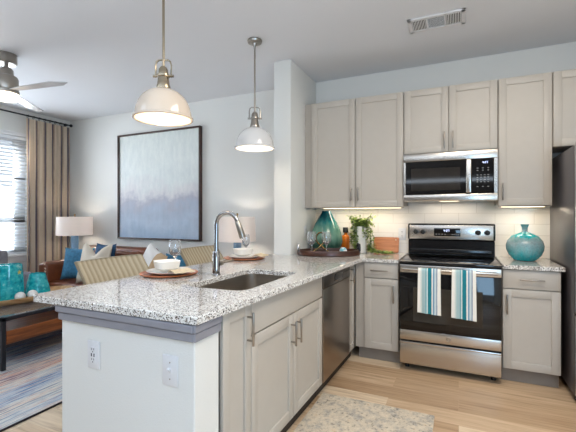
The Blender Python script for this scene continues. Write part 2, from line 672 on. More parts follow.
def rounded(pts, rad, seg=6):
    n = len(pts)
    out = []
    for i in range(n):
        r = rad[i] if isinstance(rad, (list, tuple)) else rad
        a, b, c = Vector(pts[i - 1]), Vector(pts[i]), Vector(pts[(i + 1) % n])
        if r <= 0:
            out.append((b.x, b.y))
            continue
        d1, d2 = (a - b).normalized(), (c - b).normalized()
        ang = d1.angle(d2)
        k = r / math.tan(ang / 2)
        cen = b + (d1 + d2).normalized() * (r / math.sin(ang / 2))
        s, e = b + d1 * k - cen, b + d2 * k - cen
        a0 = math.atan2(s.y, s.x)
        da = math.atan2(e.y, e.x) - a0
        while da > PI:
            da -= 2 * PI
        while da < -PI:
            da += 2 * PI
        for q in range(seg + 1):
            t = a0 + da * q / seg
            out.append((cen.x + r * math.cos(t), cen.y + r * math.sin(t)))
    return out


def tag(o, label, cat, group=None):
    o['label'], o['category'] = label, cat
    if group:
        o['group'] = group
    return o


def thing(name, label, cat, loc=(0, 0, 0), group=None, local=False):
    """an Empty at the thing's base; parts are given in world coordinates unless local"""
    o = bpy.data.objects.new(name, None)
    C.objects.link(o)
    o.location = loc
    o.empty_display_size = 0.05
    ORG[o.name] = (0, 0, 0) if local else tuple(loc)
    return tag(o, label, cat, group)


def struct(o):
    o['kind'] = 'structure'
    return o


def at_origin(o, loc):
    """give a single-mesh thing its own origin"""
    o.data.transform(Matrix.Translation(-Vector(loc)))
    o.location = loc
    return o


def copy_thing(root, loc, rz, label, group=None):
    r = root.copy()
    C.objects.link(r)
    r.location = loc
    r.rotation_euler = (0, 0, rz)
    r['label'] = label
    if group:
        r['group'] = group
    for ch in list(root.children):
        c = ch.copy()
        C.objects.link(c)
        c.parent = r
        for g in list(ch.children):
            d = g.copy()
            C.objects.link(d)
            d.parent = c
    return r


def point(name, loc, power, col, r=0.04, parent=None):
    d = bpy.data.lights.new(name, 'POINT')
    d.energy, d.color, d.shadow_soft_size = power, col, r
    o = bpy.data.objects.new(name, d)
    C.objects.link(o)
    if parent is not None:
        o.parent = parent
        o.location = Vector(loc) - Vector(ORG[parent.name])
    else:
        o.location = loc
    return o


# ------------------------------------------------------------------ the setting
D, H, XL, XR, YR = 3.929, 2.7805, -5.589, 1.75, -2.6
struct(MB().box(XL - 0.6, XR + 0.3, YR, D + 0.15, -0.1, 0).build('floor', 'floor'))
struct(MB().box(XL - 0.15, XR + 0.15, YR, D + 0.15, H, H + 0.12).build('ceiling', 'ceiling'))
struct(MB().box(XL - 0.15, XR + 0.15, D, D + 0.15, 0, H).build('wall_back', 'wall'))
struct(MB().box(XR, XR + 0.15, -0.4, D, 0, H).build('wall_right', 'wall'))
struct(MB().box(XL - .15, XR, YR - .15, YR, 0, H).build('wall_rear', 'rear_dark'))  # unseen wall added to cut the sky light from behind
# window wall
WY0, WY1, WZ0, WZ1 = 1.55, 3.30, 0.76, 2.40
b = MB()
b.box(XL - 0.15, XL, YR, WY0, 0, H).box(XL - 0.15, XL, WY1, D, 0, H)
b.box(XL - 0.15, XL, WY0, WY1, 0, WZ0).box(XL - 0.15, XL, WY0, WY1, WZ1, H)
struct(b.build('wall_left', 'wall'))
win = MB()
for y0, y1, z0, z1 in ((WY0, WY0 + .06, WZ0, WZ1), (WY1 - .15, WY1, WZ0, WZ1), (WY0, WY1, WZ0, WZ0 + .06), (WY0, WY1, WZ1 - .06, WZ1), (WY0, WY1, 1.19, 1.27), (WY0, WY1, 1.80, 1.83), (2.39, 2.46, WZ0, WZ1)):
    win.box(XL - 0.12, XL - 0.07, y0, y1, z0, z1, 0.004)
wf = win.build('window_1', 'trim')
struct(wf)
g = MB()
for y0, y1, z0, z1 in ((WY0 + .06, 2.39, WZ0 + .06, 1.19), (2.46, WY1 - .15, WZ0 + .06, 1.19), (WY0 + .06, 2.39, 1.27, WZ1 - .06), (2.46, WY1 - .15, 1.27, WZ1 - .06)):
    g.box(XL - 0.097, XL - 0.093, y0, y1, z0, z1)
g.build('window_pane', 'pane', wf)
b = MB()
b.box(XL - 0.07, XL + 0.06, WY0 - 0.07, WY1 + 0.07, WZ0 - 0.035, WZ0 - 0.002, 0.005)
b.box(XL + 0.001, XL + 0.02, WY0 - 0.05, WY1 + 0.05, WZ0 - 0.11, WZ0 - 0.035, 0.004)
struct(b.build('window_sill', 'trim'))
b = MB()
b.box(XL + 0.001, XL + 0.014, WY0 - 0.06, WY1 + 0.06, WZ1 + 0.0, WZ1 + 0.05, 0.003)
struct(b.build('trim_1', 'trim'))
struct(MB().box(XL + 0.001, XL + 0.015, 0.2, D - 0.001, 0.001, 0.12, 0.003).build('baseboard_left', 'trim'))
struct(MB().box(XL + 0.016, -1.64, D - 0.015, D - 0.001, 0.001, 0.12, 0.003).build('baseboard_back', 'trim'))
# stub wall that ends the peninsula and the low wall below the counter
SX0, SX1, SY = -1.630, -1.450, 3.231
struct(MB().box(SX0, SX1, SY, D - 0.0005, 0, H, 0.006, 2).build('wall_partition', 'wall'))
b = MB()
b.box(-1.665, -0.904, 1.13, 1.288, 0, 0.879, 0.004)
b.box(-1.665, -1.475, 1.289, SY - 0.001, 0, 0.879)
struct(b.build('wall_peninsula', 'wall'))
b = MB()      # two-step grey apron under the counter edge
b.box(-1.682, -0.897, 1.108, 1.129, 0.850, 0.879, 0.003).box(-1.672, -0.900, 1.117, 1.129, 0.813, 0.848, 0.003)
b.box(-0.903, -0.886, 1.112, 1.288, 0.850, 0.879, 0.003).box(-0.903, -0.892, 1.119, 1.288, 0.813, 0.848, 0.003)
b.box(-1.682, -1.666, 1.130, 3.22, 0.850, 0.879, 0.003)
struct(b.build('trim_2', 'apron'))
struct(at_origin(MB().box(SX1 + 0.001, 1.0, D - 0.0085, D - 0.0005, 0.9145, 1.45).build('wall_backsplash', 'tile'), (0, D, 0.914)))

# ------------------------------------------------------------------ cabinets
FY = {'base': 3.30, 'up': 3.579}


class Face:
    """maps (u, v, w): along the run, up, outwards"""
    def __init__(self, axis, pos):
        self.axis, self.pos = axis, pos

    def box(self, mb, u0, u1, v0, v1, w0, w1, bev=0.0, seg=1):
        if self.axis == 'Y':
            mb.box(u0, u1, self.pos - w1, self.pos - w0, v0, v1, bev, seg)
        else:
            mb.box(self.pos + w0, self.pos + w1, u0, u1, v0, v1, bev, seg)

    def p(self, u, v, w):
        return (u, self.pos - w, v) if self.axis == 'Y' else (self.pos + w, u, v)


def shaker(f, u0, u1, v0, v1, parent, name='door', rail=0.058, mat='cab', t=0.02):
    b = MB()
    f.box(b, u0, u0 + rail, v0, v1, 0, t, 0.0025, 2)
    f.box(b, u1 - rail, u1, v0, v1, 0, t, 0.0025, 2)
    f.box(b, u0 + rail - .001, u1 - rail + .001, v0, v0 + rail, 0, t - .0003, 0.0025, 2)
    f.box(b, u0 + rail - .001, u1 - rail + .001, v1 - rail, v1, 0, t - .0003, 0.0025, 2)
    f.box(b, u0 + rail - .002, u1 - rail + .002, v0 + rail - .002, v1 - rail + .002, 0, t - 0.011)
    return b.build(name, mat, parent)


def slab(f, u0, u1, v0, v1, parent, name='drawer', t=0.02):
    b = MB()
    f.box(b, u0, u1, v0, v1, 0, t, 0.003, 2)
    return b.build(name, 'cab', parent)


def pull(f, u, v, length, vert, parent, w0=0.02):
    b = MB()
    h = length / 2
    a, c = ((u, v - h), (u, v + h)) if vert else ((u - h, v), (u + h, v))
    b.cyl(f.p(*a, w0 + 0.032), f.p(*c, w0 + 0.032), 0.006, seg=12, bev=0.001)
    for s in (-0.7, 0.7):
        q = (u, v + s * h) if vert else (u + s * h, v)
        b.cyl(f.p(*q, w0 - 0.001), f.p(*q, w0 + 0.032), 0.005, seg=10)
    return b.build('handle', 'nickel', parent)


UP = Face('Y', FY['up'] + 0.02)
XA, XB, XC, XD = -0.461, 0.301, 0.682, 1.60
RUN = 'grey shaker wall cabinets over the range run'
# wall cabinet left of microwave
t = thing('wall_cabinet', 'tall two-door grey wall cabinet between the white partition wall and the microwave', 'cabinet', (-0.95, D, 1.372), RUN)
b = MB().box(-1.375, XA - .002, FY['up'] + .0205, D - .010, 1.385, 2.438).box(-1.375, XA - .002, FY['up'] + .0205, FY['up'] + .04, 1.366, 1.386)
b.build('body', 'cabdark', t)
MB().box(-1.448, -1.376, FY['up'] + .012, FY['up'] + .034, 1.372, 2.438).build('filler_strip', 'cabdark', t)
for u0, u1, hu in ((-1.372, -0.921, -0.952), (-0.915, XA - .005, -0.884)):
    dd = shaker(UP, u0, u1, 1.375, 2.436, t)
    pull(UP, hu, 1.50, 0.135, True, dd)
t = thing('wall_cabinet', 'short two-door grey wall cabinet directly above the microwave', 'cabinet', (-0.08, D, 1.85), RUN)
MB().box(XA + .001, XB - .002, FY['up'] + .0205, D - .002, 1.850, 2.438).build('body', 'cabdark', t)
for u0, u1, hu in ((XA + .004, -0.083, -0.114), (-0.077, XB - .004, -0.046)):
    dd = shaker(UP, u0, u1, 1.856, 2.436, t)
    pull(UP, hu, 1.955, 0.15, True, dd)
t = thing('wall_cabinet', 'tall single-door grey wall cabinet above the turquoise vase, right of the microwave', 'cabinet', (0.49, D, 1.372), RUN)
MB().box(XB + .001, XC - .002, FY['up'] + .0205, D - .010, 1.385, 2.438).box(XB + .001, XC - .002, FY['up'] + .0205, FY['up'] + .04, 1.366, 1.386).build('body', 'cabdark', t)
dd = shaker(UP, XB + .004, XC - .004, 1.375, 2.436, t)
pull(UP, XB + .034, 1.49, 0.145, True, dd)
t = thing('wall_cabinet', 'grey wall cabinet above the refrigerator, cut off by the photo edge', 'cabinet', (1.14, D, 1.84), RUN)
MB().box(XC + .001, XD, FY['up'] + .0205, D - .002, 1.838, 2.438).build('body', 'cabdark', t)
for u0, u1 in ((XC + .004, 1.138), (1.144, XD - .003)):
    shaker(UP, u0, u1, 1.84, 2.436, t)

# base cabinets on the range wall
BF = Face('Y', FY['base'] + 0.02)
GB = 'grey base cabinets on the range wall'
t = thing('base_cabinet', 'grey base cabinet with drawer and door between the corner and the range', 'cabinet', (-0.62, D, 0), GB)
MB().box(-0.828, -0.468, FY['base'] + .021, D - .003, 0.115, 0.8835).build('body', 'cabdark', t)
MB().box(-0.846, -0.766, FY['base'] + .018, FY['base'] + .036, 0.115, 0.883).build('filler_strip', 'cabdark', t)
MB().box(-0.828, -0.468, FY['base'] + .075, FY['base'] + .09, 0.001, 0.1145).build('toe_kick', 'toegrey', t)
d1 = slab(BF, -0.763, -0.470, 0.745, 0.878, t)
pull(BF, -0.628, 0.812, 0.15, False, d1)
d2 = shaker(BF, -0.763, -0.470, 0.120, 0.738, t)
pull(BF, -0.507, 0.615, 0.15, True, d2)
t = thing('base_cabinet', 'grey base cabinet with drawer and door right of the range, under the turquoise vase', 'cabinet', (0.49, D, 0), GB)
MB().box(XB + .006, XC - .002, FY['base'] + .021, D - .003, 0.115, 0.8835).build('body', 'cabdark', t)
MB().box(XB + .006, XC - .002, FY['base'] + .075, FY['base'] + .09, 0.001, 0.1145).build('toe_kick', 'toegrey', t)
d1 = slab(BF, XB + .008, XC - .003, 0.735, 0.878, t)
pull(BF, 0.497, 0.808, 0.16, False, d1)
d2 = shaker(BF, XB + .008, XC - .003, 0.120, 0.728, t)
pull(BF, XB + .036, 0.615, 0.15, True, d2)

# peninsula cabinets, faces toward +X
PX = -0.872
PF = Face('X', PX)
GP = 'grey base cabinets along the peninsula'
PB = 0.108


def turn(t, ang=math.radians(-1.3), piv=(-0.852, 3.30, 0)):
    # the peninsula run is not quite square to the range wall
    R3 = Matrix.Rotation(ang, 3, 'Z')
    t.location = Vector(piv) + R3 @ (t.location - Vector(piv))
    t.rotation_euler = (0, 0, ang)


t = thing('base_cabinet', 'narrow grey one-door base cabinet at the white end of the peninsula', 'cabinet', (-1.1, 1.35, 0), GP)
MB().box(-1.400, PX - .014, 1.302, 1.532, 0.115, 0.8835).build('body', 'cabdark', t)
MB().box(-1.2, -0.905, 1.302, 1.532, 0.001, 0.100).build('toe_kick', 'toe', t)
d1 = shaker(PF, 1.308, 1.530, PB, 0.874, t, rail=0.05)
pull(PF, 1.498, 0.764, 0.155, True, d1)
turn(t)
t = thing('base_cabinet', 'wide grey sink base cabinet with two doors and a false drawer front', 'cabinet', (-1.1, 1.95, 0), GP)
b = MB().box(-1.400, PX - .001, 1.534, 1.552, 0.102, 0.8835).box(-1.400, PX - .001, 2.465, 2.483, 0.102, 0.8835)
b.box(-1.400, PX - .001, 1.552, 2.465, 0.102, 0.120).box(-1.400, -1.385, 1.552, 2.465, 0.120, 0.8835).box(PX - .02, PX - .001, 1.552, 2.465, 0.70, 0.8835)
b.build('body', 'cabdark', t)
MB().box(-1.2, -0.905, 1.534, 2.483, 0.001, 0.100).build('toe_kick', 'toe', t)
slab(PF, 1.535, 2.481, 0.722, 0.874, t, 'false_front')
d1 = shaker(PF, 1.535, 2.006, PB, 0.714, t)
pull(PF, 1.973, 0.608, 0.140, True, d1)
d2 = shaker(PF, 2.011, 2.481, PB, 0.714, t)
pull(PF, 2.046, 0.608, 0.140, True, d2)
turn(t)
t = thing('base_cabinet', 'very narrow grey one-door base cabinet squeezed between the dishwasher and the corner', 'cabinet', (-1.1, 3.2, 0), GP)
MB().box(-1.400, PX - .001, 3.146, 3.296, 0.102, 0.8835).build('body', 'cabdark', t)
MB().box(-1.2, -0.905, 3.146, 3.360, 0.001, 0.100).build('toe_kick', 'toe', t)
d1 = shaker(PF, 3.148, 3.298, PB, 0.874, t, rail=0.045)
pull(PF, 3.176, 0.775, 0.135, True, d1)
turn(t)

# dishwasher
t = thing('dishwasher', 'stainless steel dishwasher built into the peninsula beside the sink cabinet', 'dishwasher', (-1.1, 2.79, 0))
MB().box(-1.400, PX - .001, 2.487, 3.142, 0.102, 0.8835).build('body', 'blackmatte', t)
MB().box(-1.2, -0.905, 2.487, 3.142, 0.001, 0.100).build('toe_kick', 'blackmatte', t)
dr = MB().box(PX, PX + .024, 2.492, 3.138, 0.108, 0.768, 0.004, 2).build('door', 'steelv', t)
b = MB().box(PX, PX + .026, 2.492, 3.138, 0.772, 0.868, 0.004, 2)
cp = b.build('control_panel', 'steeldark', t)
b = MB().box(PX + .0255, PX + .029, 2.73, 2.93, 0.793, 0.846, 0.012, 3)
b.build('pocket_handle', 'black', cp)
b = MB()
for k in range(4):
    b.cyl((PX + .0255, 2.985 + k * .034, 0.822), (PX + .0285, 2.985 + k * .034, 0.822), 0.008, seg=10)
b.build('button', 'nickel', cp)
turn(t)

# ------------------------------------------------------------------ countertops, sink, faucet
CX, CY0, CL = -0.771, 1.099, -1.845
CT0, CT1 = 0.884, 0.914
hole = rounded([(-1.345, 1.585), (-0.975, 1.585), (-0.965, 2.28), (-1.345, 2.28)], 0.07, 6)
out = [(CL, CY0), (-0.878, 1.110), (-0.778, 3.279), (-0.466, 3.279), (-0.466, D - .010), (SX1 + .001, D - .010), (SX1 + .001, SY - .0015), (CL, SY - .0015)]
out = rounded(out, [0.03, 0.006, 0.015, 0.004, 0, 0, 0, 0.02], 5)
o = MB().poly(out, CT0, CT1, hole, 0.003).build('countertop', 'granite', None, 30)
tag(o, 'large L-shaped speckled granite countertop of the peninsula with sink cutout', 'countertop', 'granite countertops')
o = MB().poly(rounded([(XB + .004, 3.279), (0.704, 3.279), (0.704, D - .010), (XB + .004, D - .010)], [0.004, 0.01, 0, 0], 4), CT0, CT1, None, 0.003).build('countertop', 'granite', None, 30)
tag(o, 'small granite countertop under the turquoise vase, between range and refrigerator', 'countertop', 'granite countertops')

t = thing('kitchen_sink', 'undermount stainless steel sink bowl set in the granite peninsula', 'sink', (-1.15, 1.935, 0.69))
b = MB()
bm = b.bm
so = offset(hole, 0.012)
levels = [(so, 0.8835), (offset(hole, 0.004), 0.8835), (offset(hole, 0.002), 0.72), (offset(hole, -0.03), 0.695)]
rings = [[bm.verts.new((x, y, z)) for x, y in pts] for pts, z in levels]
for a, c in zip(rings, rings[1:]):
    for i in range(len(a)):
        j = (i + 1) % len(a)
        bm.faces.new((a[i], a[j], c[j], c[i]))
bm.faces.new(rings[-1])
so_ = b.build('bowl', 'steelsink', t, 40)
MB().lathe([(0, 0.003), (0.03, 0.003), (0.042, 0.006), (0.045, 0.0)], (-1.15, 1.935, 0.6955), 20).build('drain', 'chrome', t)

t = thing('kitchen_faucet', 'tall chrome gooseneck faucet standing behind the sink', 'faucet', (-1.395, 1.957, CT1))
fx, fy = -1.395, 1.957
MB().lathe([(0, 0), (0.028, 0), (0.028, 0.006), (0.0235, 0.012), (0.0225, 0.142), (0.019, 0.150), (0, 0.150)], (fx, fy, CT1 + .0005), 24).build('body', 'chrome', t)
pts = [(fx, fy, 1.058), (fx, fy, 1.14), (fx, fy, 1.232)]
R_ = 0.076
for k in range(0, 15):
    a = PI - k * (PI + 0.0) / 14 * 0.92
    pts.append((fx + R_ + R_ * math.cos(a), fy + 0.012 * k / 14, 1.232 + R_ * math.sin(a)))
sp_ = MB().tube(pts, 0.0135, 14).build('spout', 'chrome', t)
p1 = Vector(pts[-1])
dv = (Vector(pts[-1]) - Vector(pts[-2])).normalized()
MB().cyl(p1 - dv * .004, p1 + dv * 0.105, 0.0165, 0.0205, 20, 0.003).build('spray_head', 'nickel', t)
b = MB().cyl((fx + .005, fy + .02, 0.985), (fx + .005, fy + .055, 0.985), 0.017, seg=16, bev=.002)
b.tube([(fx + .005, fy + .05, .985), (fx + .02, fy + .09, .990), (fx + .03, fy + .15, .996)], [0.008, 0.007, 0.006], 10)
b.build('lever_handle', 'nickel', t)

# ------------------------------------------------------------------ microwave
t = thing('microwave', 'stainless over-the-range microwave with black glass door and keypad', 'microwave', (-0.08, D, 1.418))
mx0, mx1, my, mz0, mz1 = XA + .003, XB - .004, 3.535, 1.418, 1.846
MB().box(mx0, mx1, my + .03, D - .010, mz0 + .012, mz1 - .001, 0.003).build('body', 'blackmatte', t)
F = Face('Y', my + .03)
b = MB()
dx1 = mx0 + 0.545                                   # door | control panel
F.box(b, mx0, mx1, mz1 - .072, mz1 - .001, 0, 0.03, 0.004, 2)
top = b.build('top_panel', 'steel', t)
b = MB()
F.box(b, mx0, mx1, mz0, mz0 + .060, 0, 0.03, 0.004, 2)
F.box(b, mx0, mx0 + .02, mz0 + .060, mz1 - .072, 0, .029, .002)
F.box(b, mx1 - .03, mx1, mz0 + .060, mz1 - .072, 0, .029, .002)
b.build('frame', 'steel', t)
b = MB()
F.box(b, mx0 + .021, dx1 - .002, mz0 + .062, mz1 - .074, 0, 0.030, 0.003)
dr = b.build('door', 'glassblack', t)
b = MB()
F.box(b, mx0 + .065, dx1 - .075, mz0 + .095, mz1 - .135, 0.0295, 0.031, 0.0005)
b.build('window', 'mwglass', dr)
b = MB()
F.box(b, dx1 - .030, dx1 + .012, mz0 + .066, mz1 - .076, 0.031, 0.055, 0.008, 3)
b.build('handle', 'steel', dr)
b = MB()
F.box(b, dx1 + .013, mx1 - .031, mz0 + .062, mz1 - .074, 0, 0.030, 0.003)
cp = b.build('control_panel', 'glassblack', t)
kx = dx1 + .058
for r, n in ((0, 3), (1, 3), (3, 4), (4, 4), (5, 4), (6, 4), (8, 3)):
    for k in range(n):
        u = kx + k * (0.080 / (n - 1)) - .006
        b = MB()
        F.box(b, u, u + .012, mz1 - .156 - r * .0195, mz1 - .151 - r * .0195, 0.0302, 0.0308)
        b.build('key', 'key', cp)


def digits(F, u, v, h, s, gap, w, parent):
    b = MB()
    seg = {'0': 'abcdef', '1': 'bc', '2': 'abged', '3': 'abgcd', '4': 'fgbc', '5': 'afgcd', '7': 'abc', '8': 'abcdefg'}
    wd, q = h * 0.52, h * 0.13
    for ch in s:
        if ch == ':':
            for k in (.3, .65):
                F.box(b, u + q * .2, u + q * 1.2, v + h * k, v + h * k + q, w, w + .0006)
            u += q * 2.2
            continue
        box = {'a': (0, wd, h - q, h), 'g': (0, wd, h / 2 - q / 2, h / 2 + q / 2), 'd': (0, wd, 0, q), 'f': (0, q, h / 2, h), 'e': (0, q, 0, h / 2), 'b': (wd - q, wd, h / 2, h), 'c': (wd - q, wd, 0, h / 2)}
        for c in seg[ch]:
            x0, x1, z0, z1 = box[c]
            F.box(b, u + x0, u + x1, v + z0, v + z1, w, w + .0006)
        u += wd + gap
    return b.build('clock_digits', 'digit', parent)


digits(F, kx + .038, mz1 - .115, 0.016, '4:27', 0.004, 0.0302, cp)
b = MB()
c0 = Vector((-0.08, my - .0012, mz1 - .038))
ring = [(c0.x + .010 * math.cos(a * PI / 10), my - .0004, c0.z + .010 * math.sin(a * PI / 10)) for a in range(20)]
b.tube(ring, 0.0012, 6, True)
b.build('round_emblem', 'nickel', top)
for x0, x1 in ((mx0 + .05, mx0 + .26), (mx1 - .26, mx1 - .05)):
    MB().box(x0, x1, my + .06, my + .16, mz0 + .004, mz0 + .0125).build('grease_filter', 'nickel', t)
MB().box(-.16, .0, my + .20, my + .26, mz0 + .005, mz0 + .0125).build('added_glow_strip', 'ledstrip', t)  # added glowing strip under the microwave, no lamp known here
d_ = bpy.data.lights.new('cooktop_fill', 'AREA')  # added fill that brightens the backsplash behind the range
d_.shape, d_.size, d_.size_y, d_.energy, d_.color = 'RECTANGLE', .5, .1, 0.7, (1.0, .88, .72)
o = bpy.data.objects.new('cooktop_fill', d_)
C.objects.link(o)
o.parent = t
o.location = (0, my + .26 - D, -.01)

# ------------------------------------------------------------------ range
t = thing('electric_range', 'stainless electric range with black glass oven door and smooth black cooktop', 'stove', (-0.08, D, 0))
rx0, rx1 = XA + .006 + .003, XB - .002
ry = 3.262
MB().box(rx0, rx1, ry + .001, D - .02, 0.05, 0.890).build('body', 'blackmatte', t)
for x in (rx0 + .05, rx1 - .05):
    for y in (ry + .08, D - .1):
        MB().cyl((x, y, 0.0), (x, y, 0.0495), 0.018, seg=12).build('foot', 'blackmatte', t)
b = MB().box(rx0 - .002, rx1 + .0, ry - .03, D - .075, 0.8905, 0.913, 0.006, 2)
ck = b.build('cooktop', 'glassblack', t)
F = Face('Y', ry)
b = MB()
F.box(b, rx0 + .004, rx1 - .004, 0.345, 0.818, 0, 0.032, 0.004, 2)
od = b.build('oven_door', 'glassblack', t)
b = MB()
F.box(b, rx0 + .11, rx1 - .13, 0.42, 0.70, 0.0315, 0.0335, 0.001)
b.build('window', 'mwglass', od)
b = MB()
F.box(b, rx0 + .004, rx1 - .004, 0.819, 0.883, 0, 0.034, 0.004, 2)
b.build('door_rail', 'steel', od)
b = MB()
F.box(b, rx0 + .004, rx1 - .004, 0.262, 0.344, 0, 0.034, 0.004, 2)
lb = b.build('lower_band', 'steel', od)
b = MB().lathe([(0, .0), (.014, .0), (.016, .0015), (.018, .0)], (0, 0, 0), 20)
bmesh.ops.transform(b.bm, matrix=Matrix.Translation((-0.075, ry - .0345, .303)) @ Matrix.Rotation(PI / 2, 4, 'X'), verts=b.bm.verts)
b.build('round_emblem', 'nickel', lb)
b = MB()
hz, hy = 0.852, ry - .075
b.cyl((rx0 + .03, hy, hz), (rx1 - .03, hy, hz), 0.011, seg=14, bev=.003)
for x in (rx0 + .05, rx1 - .05):
    b.box(x - .012, x + .012, hy, ry - .033, hz - .010, hz + .010, 0.003)
b.build('handle', 'steel', od)
b = MB()
F.box(b, rx0 + .004, rx1 - .004, 0.062, 0.250, 0, 0.034, 0.006, 2)
F.box(b, rx0 + .004, rx1 - .004, 0.232, 0.250, 0.02, 0.042, 0.006, 2)
b.build('storage_drawer', 'steel', t)
# backguard: black riser then tilted stainless console
by = D - .075
MB().box(rx0, rx1, by, D - .012, 0.914, 1.056, 0.004).box(rx0 + .02, rx1 - .02, by - .012, by, 0.93, 0.972, 0.004, 2).build('riser', 'black', t)
b = MB().box(rx0 - .004, rx1 + .004, by - .018, D - .012, 1.057, 1.215, 0.012, 3)
bg_ = b.build('backguard', 'black', t)
F = Face('Y', by - .018)
b = MB()
F.box(b, rx0 + .012, rx1 - .012, 1.066, 1.200, 0, .008, .006, 2)
b.build('console_face', 'steel', bg_)
b = MB()
F.box(b, -0.215, 0.015, 1.097, 1.172, .0075, .010, .004, 2)
ds = b.build('display', 'glassblack', bg_)
digits(F, -0.128, 1.138, 0.020, '4:27', .005, .0102, ds)
for u in [-0.2 + k * .026 for k in range(4)] + [-0.06 + k * .018 for k in range(4)]:
    b = MB()
    F.box(b, u, u + .012, 1.112, 1.117, .0101, .0107)
    b.build('key', 'key', ds)
for x in (rx0 + .072, rx0 + .137, rx1 - .137, rx1 - .062):
    b = MB().cyl(F.p(x, 1.135, .007), F.p(x, 1.135, .034), 0.025, 0.021, 22, .003)
    F.box(b, x - .004, x + .004, 1.117, 1.153, .033, .040, .002)
    b.build('knob', 'blackmatte', bg_)


# ------------------------------------------------------------------ towels on the oven handle
def towel(xc, w_, drop, label):
    b = MB()
    bm = b.bm
    path = []
    r = 0.0135
    for k in range(14):
        path.append((hy - r - .001 - .006 * math.sin(PI * k / 13) * .4, hz - drop + drop * k / 13))
    for k in range(1, 6):
        a = PI - PI * k / 6
        path.append((hy + r * math.cos(a), hz + r * math.sin(a)))
    for k in range(8):
        path.append((hy + r + .0005, hz - 0.012 - 0.16 * k / 7))
    nx = 22
    th = 0.0035
    grid = []
    for side in (0, 1):
        rows = []
        for i, (y, z) in enumerate(path):
            row = []
            for k in range(nx + 1):
                u = k / nx - .5
                amt = max(0, (hz - z) / drop) if i < 14 else 0
                wav = 0.004 * math.sin(u * 16 + xc * 9) * amt
                pinch = 1 + 0.05 * amt
                if i < 14:
                    yy = y - wav - .004 * amt - side * th
                    zz = z - side * 0.0 - .012 * amt * u
                elif i < 19:
                    yy, zz = hy + (y - hy) * (1 + side * th / r), hz + (z - hz) * (1 + side * th / r)
                else:
                    yy, zz = y + side * th * .8, z
                row.append(bm.verts.new((xc + u * w_ * pinch, yy, zz)))
            rows.append(row)
        grid.append(rows)
    for side in (0, 1):
        rr = grid[side]
        for i in range(len(rr) - 1):
            for k in range(nx):
                bm.faces.new((rr[i][k], rr[i][k + 1], rr[i + 1][k + 1], rr[i + 1][k]))
    A, B = grid
    for i in range(len(A) - 1):
        for k in (0, nx):
            bm.faces.new((A[i][k], A[i + 1][k], B[i + 1][k], B[i][k]))
    for i in (0, len(A) - 1):
        for k in range(nx):
            bm.faces.new((A[i][k], A[i][k + 1], B[i][k + 1], B[i][k]))
    o = b.build('dish_towel', 'towel', None, 50)
    at_origin(o, (xc, hy, hz))
    return tag(o, label, 'towel', 'striped towels on the oven handle')


towel(-0.214, 0.168, 0.345, 'teal striped towel on the oven handle, the one nearer the corner')
towel(0.036, 0.168, 0.360, 'teal striped towel on the oven handle, the one nearer the turquoise vase')

# ------------------------------------------------------------------ refrigerator
t = thing('refrigerator', 'stainless refrigerator with dark grey side at the right photo edge', 'refrigerator', (1.17, D, 0))
MB().box(0.722, 1.60, 3.15, D - .03, 0.05, 1.775, 0.006, 2).build('body', 'fridgeside', t)
MB().box(0.74, 1.58, 3.17, 3.23, 0.001, 0.049).build('base_grille', 'blackmatte', t)
for x0, x1, hx in ((0.722, 1.157, 1.115), (1.163, 1.60, 1.205)):
    d1 = MB().box(x0, x1, 3.06, 3.142, 0.62, 1.785, 0.010, 3).build('door', 'steelfridge', t)
    b = MB().cyl((hx, 3.015, 0.75), (hx, 3.015, 1.6), 0.011, seg=12, bev=.002)
    for z in (.8, 1.55):
        b.cyl((hx, 3.015, z), (hx, 3.062, z), .008, seg=10)
    b.build('handle', 'nickel', d1)
d1 = MB().box(0.722, 1.60, 3.06, 3.142, 0.06, 0.61, 0.010, 3).build('freezer_drawer', 'steelfridge', t)
b = MB().cyl((0.82, 3.015, .54), (1.5, 3.015, .54), 0.011, seg=12, bev=.002)
for x in (.87, 1.45):
    b.cyl((x, 3.015, .54), (x, 3.062, .54), .008, seg=10)
b.build('handle', 'nickel', d1)
for x in (0.78, 1.54):
    MB().box(x - .04, x + .04, 3.10, 3.19, 1.7855, 1.800, 0.004).build('hinge_cover', 'blackmatte', t)


# ------------------------------------------------------------------ wall plates
def outlet(axis, pos, u, v, label, usb=False, switch=False):
    f = Face(axis, pos)
    t = thing('light_switch' if switch else 'wall_outlet', label, 'switch' if switch else 'outlet', f.p(u, v, 0), 'white wall plates')
    b = MB()
    f.box(b, u - .038, u + .038, v - .060, v + .060, 0.0005, .006, .003, 2)
    b.build('cover_plate', 'white', t)
    b = MB()
    if switch:
        f.box(b, u - .006, u + .006, v - .013, v + .013, .0055, .008, .001)
        b.build('switch_slot', 'white', t)
        b = MB()
        p0, p1 = Vector(f.p(u, v, .006)), Vector(f.p(u, v + .012, .020))
        b.cyl(p0, p1, .0065, .005, 10, .001)
        b.build('toggle', 'white', t)
        for s in (-.032, .032):
            MB().cyl(f.p(u, v + s, .0055), f.p(u, v + s, .0070), .003, seg=8).build('screw', 'nickel', t)
    else:
        f.box(b, u - .018, u + .018, v - .035, v + .035, .0055, .0085, .002)
        b.build('receptacle', 'white', t)
        for s in (-.022, .022):
            b = MB()
            for q in (-.006, .006):
                f.box(b, u + q - .0015, u + q + .0015, v + s - .001, v + s + .008, .0083, .0088)
            b.cyl(f.p(u, v + s - .008, .0082), f.p(u, v + s - .008, .0088), .003, seg=8)
            b.build('socket', 'socket', t)
        if usb:
            for q in (-.008, .008):
                b = MB()
                f.box(b, u + q - .003, u + q + .003, v - .007, v + .007, .0083, .0088)
                b.build('charging_port', 'socket', t)
    return t


